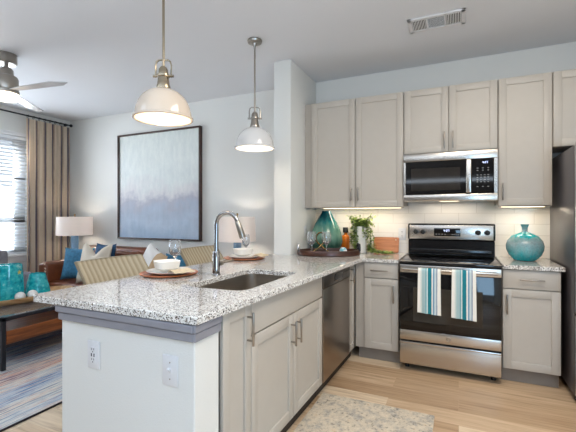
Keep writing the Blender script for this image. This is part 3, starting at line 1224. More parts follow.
outlet('Y', 1.13, -1.447, 0.683, 'white outlet with charging ports low on the peninsula end wall', usb=True)
outlet('Y', 1.13, -1.018, 0.687, 'white toggle light switch on the peninsula end wall near the corner', switch=True)
outlet('Y', D - .0085, -0.520, 1.105, 'white outlet on the tiled backsplash just left of the range')
outlet('X', SX1, 3.60, 1.125, 'white outlet on the partition wall beside the tall green vase')


# ------------------------------------------------------------------ under-cabinet lights
def ucl(x0, x1, label, power):
    t = thing('under_cabinet_light', label, 'light', ((x0 + x1) / 2, 3.76, 1.384), 'under-cabinet light bars')
    MB().box(x0, x1, 3.70, 3.78, 1.368, 1.3845, .003).build('housing', 'white', t)
    MB().box(x0 + .01, x1 - .01, 3.712, 3.768, 1.364, 1.3675).build('diffuser', 'ledstrip', t)
    d = bpy.data.lights.new('strip_light', 'AREA')
    d.shape = 'RECTANGLE'
    d.size, d.size_y, d.energy, d.color = x1 - x0, 0.05, power, (1.0, 0.86, 0.68)
    o = bpy.data.objects.new('strip_light', d)
    C.objects.link(o)
    o.parent = t
    o.location = (0, -.02, -0.024)


ucl(-1.30, -0.50, 'warm white light bar under the wide wall cabinet, above the potted ivy', 2.3)
ucl(0.33, 0.66, 'warm white light bar under the single-door wall cabinet, above the turquoise vase', 1.25)


# ------------------------------------------------------------------ pendants
def pendant(x, y, zr, enamel, label, metal):
    t = thing('pendant_lamp', label, 'lamp', (x, y, H), 'domed pendant lamps over the peninsula')
    MB().lathe([(0, 0), (.062, 0), (.064, -.008), (.058, -.022), (.020, -.028), (.012, -.05), (0, -.05)], (x, y, H - .0005), 28).build('canopy', metal, t)
    MB().cyl((x, y, zr + .305), (x, y, H - .048), 0.0075, seg=12).build('rod', metal, t)
    R = 0.161
    prof = [(R + .004, 0), (R + .010, .004), (R + .010, .014), (R + .002, .018)]
    for k in range(1, 11):
        a = k / 10 * 1.30
        prof.append((R * math.cos(a) ** 0.9 if k < 11 else 0, .018 + .160 * math.sin(a) / math.sin(1.30)))
    inner = [(r - .004, z - .003) for r, z in prof[4:]][::-1]
    b = MB().lathe(prof + [(prof[-1][0] - .006, prof[-1][1])] + inner + [(R - .004, .004), (R + .004, 0)], (x, y, zr), 40)
    sh = b.build('shade', enamel, t)
    z = zr + .174
    k_ = 1.22
    MB().lathe([(p, q * k_) for p, q in [(0, 0), (.040, 0), (.043, .008), (.035, .030), (.030, .06), (.036, .064), (.036, .074), (.028, .078), (.026, .10), (.016, .112), (0, .112)]], (x, y, z), 24).build('socket', metal, t)
    b = MB()
    yk = Vector((0.909, 0.416, 0))
    pts = [(-.046, .062), (-.046, .12), (-.040, .138), (-.026, .146), (.026, .146), (.040, .138), (.046, .12), (.046, .062)]
    b.tube([Vector((x, y, z + q * k_)) + yk * p for p, q in pts], .0055, 8)
    for s in (-1, 1):
        b.cyl(Vector((x, y, z + .084)) + yk * (.026 * s), Vector((x, y, z + .084)) + yk * (.060 * s), .008, seg=10)
    b.build('yoke', metal, t)
    MB().sphere((x, y, zr + .10), .034, seg=16).build('bulb', 'bulb', t)
    point('bulb_light', (x, y, zr + .055), 2.6, (1.0, 0.86, 0.68), .05, t)
    return t


pendant(-1.574, 1.685, 1.850, 'enamel', 'cream domed pendant lamp hanging over the near end of the counter, the larger-looking one', 'bronze')
pendant(-1.576, 2.765, 1.858, 'enamelwhite', 'white domed pendant lamp on a slim rod near the partition wall', 'nickel')

# ------------------------------------------------------------------ ceiling fan
fx, fy = -3.80, 2.05
t = thing('ceiling_fan', 'brushed nickel ceiling fan with silver blades and a lit drum light', 'fan', (fx, fy, H))
MB().lathe([(0, 0), (.084, 0), (.086, -.01), (.084, -.080), (.074, -.090), (.03, -.092), (0, -.092)], (fx, fy, H - .0005), 28).build('canopy', 'nickel', t)
MB().cyl((fx, fy, 2.60), (fx, fy, H - .08), .017, seg=14).build('downrod', 'nickel', t)
MB().lathe([(0, .205), (.045, .205), (.056, .19), (.060, .14), (.086, .13), (.095, .11), (.097, .015), (.09, 0), (0, 0)], (fx, fy, 2.445), 32).build('motor_housing', 'nickel', t)
MB().lathe([(0, -.068), (.08, -.066), (.095, -.052), (.099, .0), (0, .0)], (fx, fy, 2.424), 32).build('light_drum', 'fanlight', t)
MB().lathe([(.102, -.008), (.103, .018), (.09, .02), (.08, .02), (.08, -.008), (.102, -.008)], (fx, fy, 2.424), 32).build('trim_ring', 'nickel', t)
point('drum_light', (fx, fy, 2.30), 5, (1.0, .88, .72), .1, t)
for ang in (7, 128, 247):
    b = MB()
    bm = b.bm
    rot = Matrix.Rotation(math.radians(ang), 4, 'Z') @ Matrix.Rotation(math.radians(9), 4, 'X')
    out_ = [(.09, -.040), (.20, -.058), (.62, -.085), (.72, .010), (.60, .075), (.20, .055), (.09, .040)]
    lo = [bm.verts.new(Matrix.Translation((fx, fy, 2.446)) @ rot @ Vector((p, q, -.004))) for p, q in out_]
    hi = [bm.verts.new(Matrix.Translation((fx, fy, 2.446)) @ rot @ Vector((p, q, .004))) for p, q in out_]
    bm.faces.new(lo[::-1])
    bm.faces.new(hi)
    for i in range(len(lo)):
        j = (i + 1) % len(lo)
        bm.faces.new((lo[i], lo[j], hi[j], hi[i]))
    b.build('blade', 'fanblade', t)

# ------------------------------------------------------------------ ceiling vent
t = thing('ceiling_vent', 'white three-section air vent in the ceiling above the range', 'vent', (-0.155, 3.065, H))
vx0, vx1, vy0, vy1 = -0.358, 0.047, 2.955, 3.178
b = MB()
for x0, x1, y0, y1 in ((vx0, vx1, vy0, vy0 + .030), (vx0, vx1, vy1 - .030, vy1), (vx0, vx0 + .03, vy0, vy1), (vx1 - .03, vx1, vy0, vy1), (-.229, -.214, vy0, vy1), (-.100, -.085, vy0, vy1)):
    b.box(x0, x1, y0, y1, H - .014, H - .0005, .003)
b.build('frame', 'white', t)
MB().box(vx0 + .02, vx1 - .02, vy0 + .02, vy1 - .02, H - .0025, H - .0008).build('duct_shade', 'shadow', t)  # flat dark sheet stands in for the shade inside the duct
b = MB()
for x0, x1 in ((vx0 + .03, -.229), (-.085, vx1 - .03)):
    n = 9
    for k in range(n):
        x = x0 + (x1 - x0) * (k + .5) / n
        b.box(x - .0028, x + .0028, vy0 + .03, vy1 - .03, H - .012, H - .0105)
        b.box(x - .001, x + .001, vy0 + .03, vy1 - .03, H - .0115, H - .003)
for k in range(14):
    y = vy0 + .035 + (vy1 - vy0 - .07) * k / 13
    b.box(-.214, -.1, y - .0014, y + .0014, H - .011, H - .009)
b.build('louver', 'trim', t)

# ------------------------------------------------------------------ painting
t = thing('framed_painting', 'large square abstract blue-grey painting in a thin dark frame on the living room wall', 'painting', (-3.751, D, 0.965))
px0, px1, pz0, pz1 = -4.488, -3.015, 0.963, 2.449
b = MB()
y0, y1 = D - .055, D - .001
fw = .021
for a in ((px0, px0 + fw, pz0, pz1), (px1 - fw, px1, pz0, pz1), (px0, px1, pz0, pz0 + fw), (px0, px1, pz1 - fw, pz1)):
    b.box(a[0], a[1], y0, y1, a[2], a[3], .002)
b.build('frame', woodm('dark_frame_wood', (44, 30, 26), (78, 50, 40), (20, 20, 20)), t)
MB().box(px0 + fw, px1 - fw, D - .030, D - .004, pz0 + fw, pz1 - fw).build('canvas', 'painting', t)

# ------------------------------------------------------------------ blinds, curtain, rod
t = thing('window_blind', 'white horizontal slatted blind covering the living room window', 'blind', (XL, 2.42, WZ1))
MB().box(XL - .055, XL - .005, WY0 + .005, WY1 - .005, WZ1 - .05, WZ1 - .002, .003).build('headrail', 'blind', t)
b = MB()
n = 32
for k in range(n):
    z = WZ0 + .035 + (WZ1 - .07 - WZ0 - .035) * k / (n - 1)
    b.box(XL - .053, XL - .007, WY0 + .008, WY1 - .008, z - .0015, z + .0015, rot=Matrix.Rotation(math.radians(-20), 3, 'Y'))
b.build('slats', 'blind', t)
MB().box(XL - .052, XL - .008, WY0 + .008, WY1 - .008, WZ0 + .002, WZ0 + .020, .003).build('bottom_rail', 'blind', t)
b = MB()
for y in (1.8, 2.42, 3.08):
    b.cyl((XL - .030, y, WZ0 + .02), (XL - .030, y, WZ1 - .05), .0015, seg=6)
b.build('ladder_cord', 'blind', t)

cx = XL + .10
t = thing('curtain_rod', 'dark metal curtain rod with round finial above the window', 'curtain rod', (cx, 2.6, 2.69))
MB().cyl((cx, 1.25, 2.692), (cx, 3.86, 2.692), .011, seg=12).build('rod', 'darkmetal', t)
for y in (1.235, 3.875):
    MB().sphere((cx, y, 2.692), .024, seg=14).build('finial', 'darkmetal', t)
for y in (1.4, 3.84):
    b = MB().box(XL + .001, XL + .012, y - .015, y + .015, 2.66, 2.72, .002)
    b.cyl((XL + .01, y, 2.692), (cx, y, 2.692), .007, seg=8)
    b.build('bracket', 'darkmetal', t)
t = thing('window_curtain', 'floor-length beige and slate striped curtain right of the window', 'curtain', (cx, 3.55, 0.02))
b = MB()
bm = b.bm
cy0, cy1 = 3.215, 3.845
nf = 8
ny, nz = nf * 12, 14
rows = []
for i in range(nz + 1):
    z = .02 + (2.655 - .02) * i / nz
    row = []
    for k in range(ny + 1):
        u = k / ny
        amp = .027 + .008 * math.sin(u * 7 + z)
        x = cx + .0 + amp * math.sin(u * nf * 2 * PI + .35 * math.sin(z * 1.3 + u * 5))
        y = cy0 + (cy1 - cy0) * u + .012 * math.sin(2 * u * nf * 2 * PI)
        row.append(bm.verts.new((x, y, z)))
    rows.append(row)
for i in range(nz):
    for k in range(ny):
        bm.faces.new((rows[i][k], rows[i][k + 1], rows[i + 1][k + 1], rows[i + 1][k]))
fr = bmesh.ops.solidify(bm, geom=list(bm.faces), thickness=.003)
b.build('cloth', 'curtain', t, 60)
for k in range(nf):
    y = cy0 + (cy1 - cy0) * (k + .25) / nf
    ring = [(cx + .0 + .02 * math.cos(a * PI / 8), y + .004 * math.sin(a * PI / 8), 2.684 + .022 * math.sin(a * PI / 8)) for a in range(16)]
    MB().tube(ring, .003, 6, True).build('ring', 'darkmetal', t)


# ------------------------------------------------------------------ table settings
def plate_prof(r, h, well=0.62):
    return [(0, .004), (r * well, .004), (r * (well + .1), .009), (r * .97, h), (r, h + .001), (r, h - .003), (r * (well + .12), .002), (r * well, 0), (0, 0)]


def setting(x, y, which, ang):
    z = CT1 + .0008
    where = {'near': 'at the near end of the peninsula', 'far': 'behind the faucet near the partition wall'}[which]
    o = MB().lathe([(0, .006), (.148, .006), (.164, .013), (.178, .014), (.180, .010), (.165, .003), (.14, 0), (0, 0)], (0, 0, 0), 44).build('charger_plate', 'charger')
    o.location = (x, y, z)
    tag(o, 'round orange-brown wooden charger lying on the counter ' + where, 'charger', 'wooden chargers')
    z += .0065
    o = MB().lathe(plate_prof(.138, .022), (0, 0, 0), 40).build('dinner_plate', 'ceramic')
    o.location = (x, y, z)
    tag(o, 'white dinner plate stacked on the wooden charger ' + where, 'plate', 'white dinner plates')
    # folded napkin draped over the plate's rim
    c, s = math.cos(ang), math.sin(ang)
    b = MB()
    bm = b.bm
    nu, nv = 12, 8
    lay = []
    for th in (0.0, .006):
        g_ = []
        for i in range(nu + 1):
            row = []
            for j in range(nv + 1):
                u = .098 + .105 * i / nu
                v = (j / nv - .5) * .13
                base = (.010 + (u - .098) / .035 * .0175 if u < .133 else max(.016, .0275 - (u - .133) * .17))
                zz = base + .006 * math.sin(j * 1.7 + i * .5) * .35 + .008 + th
                row.append(bm.verts.new((u * c - v * s, u * s + v * c, zz)))
            g_.append(row)
        lay.append(g_)
    A, B = lay
    for i in range(nu):
        for j in range(nv):
            bm.faces.new((A[i][j], A[i + 1][j], A[i + 1][j + 1], A[i][j + 1]))
            bm.faces.new((B[i][j], B[i + 1][j], B[i + 1][j + 1], B[i][j + 1]))
    for i in range(nu):
        for j in (0, nv):
            bm.faces.new((A[i][j], A[i + 1][j], B[i + 1][j], B[i][j]))
    for j in range(nv):
        for i in (0, nu):
            bm.faces.new((A[i][j], A[i][j + 1], B[i][j + 1], B[i][j]))
    o = b.build('cloth_napkin', 'linen', None, 60)
    o.location = (x, y, z)
    tag(o, 'beige linen napkin folded over the plate rim ' + where, 'napkin', 'beige napkins')
    z += .0215
    o = MB().lathe([(0, .006), (.04, .006), (.066, .018), (.076, .058), (.078, .060), (.079, .058), (.070, .014), (.044, 0), (0, 0)], (0, 0, 0), 36).build('soup_bowl', 'ceramic')
    for v in o.data.vertices:
        a = math.atan2(v.co.y, v.co.x) + .5
        q = (math.cos(a) ** 4 + math.sin(a) ** 4) ** -.25
        v.co.x *= q * .96
        v.co.y *= q * .96
    o.location = (x - .012, y - .008, z)
    tag(o, 'small white bowl on top of the plate ' + where, 'bowl', 'white bowls')


def wine_glass(x, y, z, h, label, group, r=.038):
    k = h / .2
    prof = [(0, .0), (.033, .0), (.033, .002), (.006, .008), (.0042, .03), (.0042, .075), (.012, .085), (r * .9, .112), (r, .140), (r * .93, .175), (r * .82, .2),
            (r * .75, .2), (r * .86, .175), (r * .92, .140), (r * .82, .116), (.008, .094), (0, .092)]
    o = MB().lathe([(a, q * k) for a, q in prof], (0, 0, 0), 28).build('wine_glass', 'clear', None, 60)
    o.location = (x, y, z)
    return tag(o, label, 'glass', group)


setting(-1.685, 1.855, 'near', -0.35)
setting(-1.70, 2.80, 'far', 0.1)
wine_glass(-1.805, 2.045, CT1 + .001, .205, 'clear wine glass behind the bowl at the near place setting', 'glasses at the place settings', .042)
wine_glass(-1.81, 3.01, CT1 + .001, .20, 'clear wine glass behind the bowl at the place setting past the faucet', 'glasses at the place settings', .036)

# ------------------------------------------------------------------ serving tray and what stands on it
tx, ty, tr = -1.135, 3.415, 0.30
t = thing('serving_tray', 'round dark wooden serving tray with metal handles in the counter corner', 'tray', (tx, ty, CT1))
SXT, SYT = 1.0, 0.62
ca, sa = math.cos(math.radians(24)), math.sin(math.radians(24))
b = MB().lathe([(0, .0), (tr - .01, .0), (tr, .006), (tr, .046), (tr - .004, .05), (tr - .014, .05), (tr - .018, .046), (tr - .018, .010), (0, .010)], (0, 0, 0), 48, 1.0, SYT)
bmesh.ops.transform(b.bm, matrix=Matrix.Translation((tx, ty, CT1 + .0008)) @ Matrix.Rotation(math.radians(24), 4, 'Z'), verts=b.bm.verts)
b.build('tray_body', 'traywood', t)
for sgn, m_ in ((-1, 'chrome'), (1, 'darkmetal')):
    b = MB()
    e = Vector((ca, sa, 0)) * (tr - .012) * sgn
    n_ = Vector((-sa, ca, 0))
    base = Vector((tx, ty, CT1 + .04)) + e
    pts = [base + n_ * -.055, base + n_ * -.055 + Vector((0, 0, .04)), base + n_ * -.045 + Vector((0, 0, .062)), base + n_ * .045 + Vector((0, 0, .062)), base + n_ * .055 + Vector((0, 0, .04)), base + n_ * .055]
    b.tube(pts, .010, 10)
    b.build('handle', m_, t)
TZ = CT1 + .0115
wine_glass(-1.262, 3.295, TZ, .215, 'clear wine glass on the dark tray, the one nearer the partition wall', 'wine glasses on the tray', .045)
wine_glass(-1.128, 3.330, TZ, .215, 'clear wine glass on the dark tray, the one nearer the white ball', 'wine glasses on the tray', .045)
o = MB().sphere((0, 0, .035), .034, seg=20).build('decorative_ball', 'aquaball')
o.location = (-0.985, 3.40, TZ)
tag(o, 'white ball with aqua marks at the right end of the dark tray', 'ornament')
o = MB().sphere((0, 0, .014), .045, 1, .75, .32, 18).build('folded_cloth', 'shell')
o.location = (-1.055, 3.325, TZ)
tag(o, 'crumpled white cloth lying on the tray between glass and ball', 'cloth')
# brass loop sculpture
b = MB()
pts = []
for k in range(25):
    a = -PI * .30 + k / 24 * PI * 1.6
    pts.append((.042 * math.cos(a), 0, .145 + .042 * math.sin(a) * 1.35))
left = [(-.075, 0, .010), (-.05, 0, .035), (.0, 0, .075)]
right = [(.075, 0, .010), (.05, 0, .035), (.0, 0, .075)]
path = [Vector((-.085, -.012, .009)), Vector((-.02, -.012, .055))] + [Vector((p[0], -.012 + .024 * i / 24, p[2])) for i, p in enumerate(pts)] + [Vector((.02, .012, .055)), Vector((.085, .012, .009))]
b.tube(path, .0075, 10)
o = b.build('brass_loop_sculpture', 'brass')
o.location = (-1.215, 3.415, TZ)
o.rotation_euler = (0, 0, math.radians(24))
tag(o, 'brass loop sculpture standing behind the two glasses on the tray', 'ornament')

# tall green vase
o = MB().lathe([(0, 0), (.095, 0), (.138, .018), (.166, .060), (.173, .110), (.166, .165), (.144, .235), (.112, .305), (.075, .365), (.050, .410), (.046, .425), (.040, .425), (.042, .405), (0, .38)], (0, 0, 0), 48).build('teardrop_vase', 'greenglaze', None, 50)
o.location = (-1.268, 3.738, CT1 + .001)
tag(o, 'large teardrop vase with dripping green glaze in the counter corner', 'vase')

# bottle
t = thing('bottle', 'amber glass bottle with black stopper between the green vase and the ivy', 'bottle', (-1.095, 3.868, CT1 + .001))
bx, by_, bz = -1.095, 3.868, CT1 + .001
MB().lathe([(0, 0), (.038, 0), (.042, .006), (.042, .150), (.036, .165), (.018, .178), (.016, .195), (0, .195)], (bx, by_, bz), 28).build('flask', 'amber', t)
MB().lathe([(0, 0), (.026, 0), (.029, .004), (.029, .050), (.025, .056), (0, .056)], (bx, by_, bz + .196), 20).build('stopper', 'blackmatte', t)

# ivy in white pot
qx, qy, qz = -0.905, 3.765, CT1 + .001
t = thing('potted_ivy', 'green ivy trailing from a tall white ceramic pot by the backsplash', 'plant', (qx, qy, qz))
MB().lathe([(0, 0), (.062, 0), (.068, .006), (.082, .26), (.084, .268), (.078, .268), (.074, .24), (0, .235)], (qx, qy, qz), 32).build('pot', 'ceramic', t)
MB().lathe([(0, .012), (.073, .006), (.074, 0), (0, 0)], (qx, qy, qz + .24), 20).build('soil', 'toe', t)


def leaf(bm, p, d, up, ln, wd):
    d = d.normalized()
    s = d.cross(up)
    if s.length < 1e-4:
        s = d.orthogonal()
    s.normalize()
    n_ = s.cross(d).normalized()
    v = [p, p + d * ln * .4 + s * wd + n_ * ln * .10, p + d * ln, p + d * ln * .4 - s * wd + n_ * ln * .10, p + d * ln * .45]
    w_ = [bm.verts.new(q) for q in v]
    bm.faces.new((w_[0], w_[1], w_[4]))
    bm.faces.new((w_[1], w_[2], w_[4]))
    bm.faces.new((w_[2], w_[3], w_[4]))
    bm.faces.new((w_[3], w_[0], w_[4]))


top_c = Vector((qx, qy, qz + .262))
fa, fb, st = MB(), MB(), MB()
rnd = random.Random(3)
strands = []
for k in range(46):      # bushy crown
    a = rnd.uniform(0, 2 * PI)
    rr = rnd.uniform(.06, .165)
    strands.append([top_c, top_c + Vector((math.cos(a) * rr * .5, math.sin(a) * rr * .4, rnd.uniform(.04, .085))), top_c + Vector((math.cos(a) * rr, math.sin(a) * rr * .7, rnd.uniform(.0, .125)))])
for a, ln, out_ in ((-2.3, .24, .095), (-2.0, .26, .10), (-1.8, .22, .10), (-2.7, .2, .10), (-.75, .25, .105), (-.45, .28, .115), (-.2, .24, .12), (-.6, .26, .11), (-1.15, .10, .10), (3.0, .18, .11), (-2.15, .25, .09)):
    e = Vector((math.cos(a), math.sin(a), 0))
    zb = lambda v: Vector((v.x, v.y, max(v.z, CT1 + .008)))
    strands.append([top_c, top_c + e * .07 + Vector((0, 0, .035)), top_c + e * out_ + Vector((0, 0, -.03)), top_c + e * (out_ + .005) + Vector((.01, 0, -ln * .6)), zb(top_c + e * (out_ + .012) + Vector((.015, 0, -ln)))])
for k in range(9):       # strands lying on the counter to the right
    y_ = qy - .10 + rnd.uniform(-.05, .05)
    z_ = CT1 + .012
    x_ = qx + .06 + rnd.uniform(-.03, .05)
    strands.append([Vector((qx + .09, qy - .05, z_ + .06)), Vector((x_ + .07, y_, z_ + .022)), Vector((x_ + .15, y_ + rnd.uniform(-.02, .03), z_ + .010)), Vector((x_ + .15 + rnd.uniform(.02, .09), y_ + rnd.uniform(-.02, .06), z_))])
for si, sgm in enumerate(strands):
    st.tube(sgm, .0016, 5)
    for a, c in zip(sgm, sgm[1:]):
        n_ = max(2, int((c - a).length / .0055))
        for k in range(n_):
            p = a.lerp(c, (k + rnd.random()) / n_)
            d = Vector((rnd.uniform(-1, 1), rnd.uniform(-1, .6), rnd.uniform(-.5, .5))) + Vector((0, 0, -.2))
            m_ = fa if (rnd.random() < .68) else fb
            pp = p.copy()
            ln = rnd.uniform(.020, .038)
            if pp.z + d.normalized().z * ln < CT1 + .003:
                d.z = abs(d.z)
            if pp.y + d.normalized().y * ln > D - .014:
                d.y = -abs(d.y)
            leaf(m_.bm, pp, d, Vector((0, 0, 1)), ln, rnd.uniform(.008, .014))
fa.build('foliage', 'leafa', t, 80, normals=False)
fb.build('foliage', 'leafb', t, 80, normals=False)
st.build('stem', 'leafb', t)

# cutting board leaning on the backsplash
b = MB()
pl = rounded([(-.125, 0), (.125, 0), (.125, .155), (-.125, .155)], [.012] * 4, 4)
hl = [(.095 + .010 * math.cos(-a * PI / 6), .13 + .010 * math.sin(-a * PI / 6)) for a in range(12)]
b.poly(pl, 0, .019, hl, .002)
o = b.build('cutting_board', 'board')
o.matrix_world = Matrix.Translation((-0.672, 3.872, CT1 + .002)) @ Matrix.Rotation(math.radians(78), 4, 'X')
tag(o, 'reddish wood cutting board leaning on the backsplash between the ivy and the range', 'cutting board')

# turquoise vase on the right counter
o = MB().lathe([(0, 0), (.070, 0), (.082, .004), (.118, .045), (.136, .090), (.139, .125), (.128, .165), (.098, .203), (.058, .224), (.026, .236), (.020, .248), (.021, .275), (.030, .298), (.031, .303), (.026, .303), (.015, .28), (0, .27)], (0, 0, 0), 48).build('round_vase', 'turqglaze', None, 50)
o.location = (0.505, 3.675, CT1 + .001)
tag(o, 'round turquoise and grey glazed vase with narrow neck beside the refrigerator', 'vase')


# ------------------------------------------------------------------ stools
def stool(loc, rz, label):
    t = thing('counter_stool', label, 'stool', (0, 0, 0), 'woven stools along the peninsula', local=True)
    # curved backrest, ribs vertical; the stool faces +X
    b = MB()
    bm = b.bm
    W, n = .265, 40
    secs = [(.62, .235), (.72, .245), (.84, .270), (.90, .305), (.955, .345), (.997, .372), (1.0, .365)]
    fr_, bk_ = [], []
    for i, (z, back) in enumerate(secs):
        fr, bk = [], []
        for k in range(n + 1):
            u = k / n * 2 - 1
            curve = .045 * u * u
            rib = .004 * abs(math.sin(k / n * PI * 13))
            fr.append(bm.verts.new((-back + curve + .014 + rib, u * W, z)))
            bk.append(bm.verts.new((-back + curve - .014 - rib, u * W, z)))
        fr_.append(fr)
        bk_.append(bk)
    for g_ in (fr_, bk_):
        for i in range(len(secs) - 1):
            for k in range(n):
                bm.faces.new((g_[i][k], g_[i][k + 1], g_[i + 1][k + 1], g_[i + 1][k]))
    for i in range(len(secs) - 1):
        for k in (0, n):
            bm.faces.new((fr_[i][k], fr_[i + 1][k], bk_[i + 1][k], bk_[i][k]))
    for i in (0, len(secs) - 1):
        for k in range(n):
            bm.faces.new((fr_[i][k], fr_[i][k + 1], bk_[i][k + 1], bk_[i][k]))
    b.build('backrest', 'rush', t, 50)
    MB().box(-.26, .17, -.235, .235, .60, .665, .025, 3).build('seat', 'rush', t)
    for sx, sy in ((-.21, -.19), (-.21, .19), (.13, -.19), (.13, .19)):
        MB().cyl((sx * 1.08, sy * 1.08, 0.001), (sx, sy, .605), .016, .021, 12).build('leg', 'stoolwood', t)
    b = MB()
    for y in (-.2, .2):
        b.cyl((-.22, y, .22), (.135, y, .22), .010, seg=8)
    b.cyl((.135, -.2, .26), (.135, .2, .26), .010, seg=8)
    b.build('stretcher', 'stoolwood', t)
    t.location = loc
    t.rotation_euler = (0, 0, rz)
    return t


s1 = stool((-1.855, 1.835, 0), 0, 'woven rush counter stool at the near end of the peninsula, in front of the sofa')
copy_thing(s1, (-1.865, 2.80, 0), 0, 'woven rush counter stool in the middle of the peninsula, under the painting')


# ------------------------------------------------------------------ pillows
def pillow(name, w_, h_, t_, mat, loc, rz, tilt, label, chop=.0, roll=0.0):
    b = MB()
    bm = b.bm
    n = 20
    sides = []
    for s in (1, -1):
        g_ = []
        for i in range(n + 1):
            row = []
            v = i / n * 2 - 1
            for k in range(n + 1):
                u = k / n * 2 - 1
                x = w_ / 2 * u * (1 - .10 * (1 - v * v))
                z = h_ / 2 * v * (1 - .10 * (1 - u * u))
                z -= chop * math.exp(-(u / .42) ** 2) * max(0, v) ** 1.5
                d = t_ / 2 * (max(0, (1 - u ** 4) * (1 - v ** 4))) ** .6
                d *= (1 - .35 * (chop > 0) * math.exp(-(u / .3) ** 2) * max(0, v))
                row.append(bm.verts.new((x, -s * d, z + h_ / 2)))
            g_.append(row)
        sides.append(g_)
        for i in range(n):
            for k in range(n):
                bm.faces.new((g_[i][k], g_[i][k + 1], g_[i + 1][k + 1], g_[i + 1][k]))
    bmesh.ops.remove_doubles(bm, verts=bm.verts, dist=1e-5)
    bmesh.ops.translate(bm, vec=(0, 0, -h_ / 2), verts=bm.verts)
    o = b.build(name, mat, None, 80)
    R3 = Matrix.Rotation(rz, 4, 'Z') @ Matrix.Rotation(tilt, 4, 'X') @ Matrix.Rotation(roll, 4, 'Y')
    lo = min((R3 @ v.co).z for v in o.data.vertices)
    o.matrix_world = Matrix.Translation((loc[0], loc[1], loc[2] - lo)) @ R3
    return tag(o, label, 'pillow', 'throw pillows')


# ------------------------------------------------------------------ sofa
t = thing('leather_sofa', 'brown leather loveseat with stitched arms below the painting wall', 'sofa', (-4.2, 3.4, 0))
sx0, sx1, sy0, sy1 = -4.88, -3.56, 2.985, 3.79
MB().box(sx0 + .05, sx1 - .05, sy0 + .03, sy1 - .02, .10, .30, .02, 2).build('base', 'leather', t)
for x in (sx0 + .1, sx1 - .1):
    for y in (sy0 + .09, sy1 - .09):
        MB().cyl((x, y, .001), (x, y, .101), .018, .025, 12).build('leg', 'stoolwood', t)
for x0, x1 in ((sx0, sx0 + .17), (sx1 - .17, sx1)):
    am = MB().box(x0, x1, sy0, sy1 - .12, .15, .705, .055, 4).build('arm', 'leather', t)
    b = MB()
    for k in range(11):
        z = .26 + k * .036
        b.box(x1 - .030, x1 - .006, sy0 + .006, sy0 + .012, z, z + .014, rot=Matrix.Rotation(.5, 3, 'Y'))
    for k in range(4):
        x = x0 + .045 + k * .028
        b.box(x, x + .012, sy0 + .010, sy0 + .018, .672, .694)
    b.build('stitching', 'stitch', am)
MB().box(sx0 + .02, sx1 - .02, sy1 - .20, sy1, .15, .872, .065, 4).build('back', 'leather', t)
MB().box(sx0 + .175, sx1 - .175, sy0 + .02, sy1 - .205, .305, .465, .04, 3).build('seat_cushion', 'leather', t)
MB().box(sx0 + .175, sx1 - .175, sy1 - .33, sy1 - .19, .467, .83, .05, 3, Matrix.Rotation(math.radians(-5), 3, 'X')).build('back_cushion', 'leather', t)
pillow('throw_pillow', .42, .42, .13, 'bluepillow', (-4.46, 3.24, .47), math.radians(18), math.radians(-14), 'teal blue throw pillow against the left sofa arm, under the lamp')
pillow('throw_pillow', .36, .48, .11, 'navypillow', (-4.12, 3.345, .467), math.radians(0), math.radians(-12), 'dark navy throw pillow mostly hidden behind the cream pillow')
pillow('throw_pillow', .47, .50, .14, 'creampillow', (-4.0, 3.12, .47), math.radians(4), math.radians(-14), 'cream throw pillow with a grey woven band and dented top', chop=.13)

# armchair that carries the white pillow
t = thing('leather_armchair', 'low brown leather armchair hidden behind the near place setting', 'armchair', (-3.12, 3.35, 0))
MB().box(-3.44, -2.80, 3.0, 3.72, .10, .44, .04, 3).build('seat', 'leather', t)
MB().box(-3.44, -2.80, 3.60, 3.76, .12, .76, .05, 3).build('back', 'leather', t)
for x0, x1 in ((-3.50, -3.41), (-2.83, -2.74)):
    MB().box(x0, x1, 3.02, 3.70, .12, .58, .04, 3).build('arm', 'leather', t)
for x in (-3.38, -2.86):
    for y in (3.08, 3.66):
        MB().cyl((x, y, .001), (x, y, .101), .018, .025, 12).build('leg', 'stoolwood', t)
pillow('throw_pillow', .38, .44, .14, 'whitepillow', (-3.22, 3.24, .445), math.radians(-8), math.radians(-14), 'white and tan throw pillow standing behind the near place setting', roll=math.radians(24))
pillow('throw_pillow', .32, .41, .11, 'bluepillow', (-3.02, 3.42, .445), math.radians(6), math.radians(-14), 'blue throw pillow whose corner shows just behind the near wine glass', roll=math.radians(0))


# ------------------------------------------------------------------ table lamps on side tables
def side_table(x, y, h, r, label):
    t = thing('side_table', label, 'table', (x, y, 0), 'side tables under the lamps')
    MB().lathe([(0, 0), (r, 0), (r + .004, .006), (r + .004, .02), (r, .026), (0, .026)], (x, y, h - .026), 36).build('table_top', 'tablewood', t)
    MB().cyl((x, y, .02), (x, y, h - .026), .022, seg=14).build('leg', 'darkmetal', t)
    MB().lathe([(0, .02), (r * .65, .014), (r * .7, .0), (0, 0)], (x, y, .0005), 30).build('base', 'darkmetal', t)


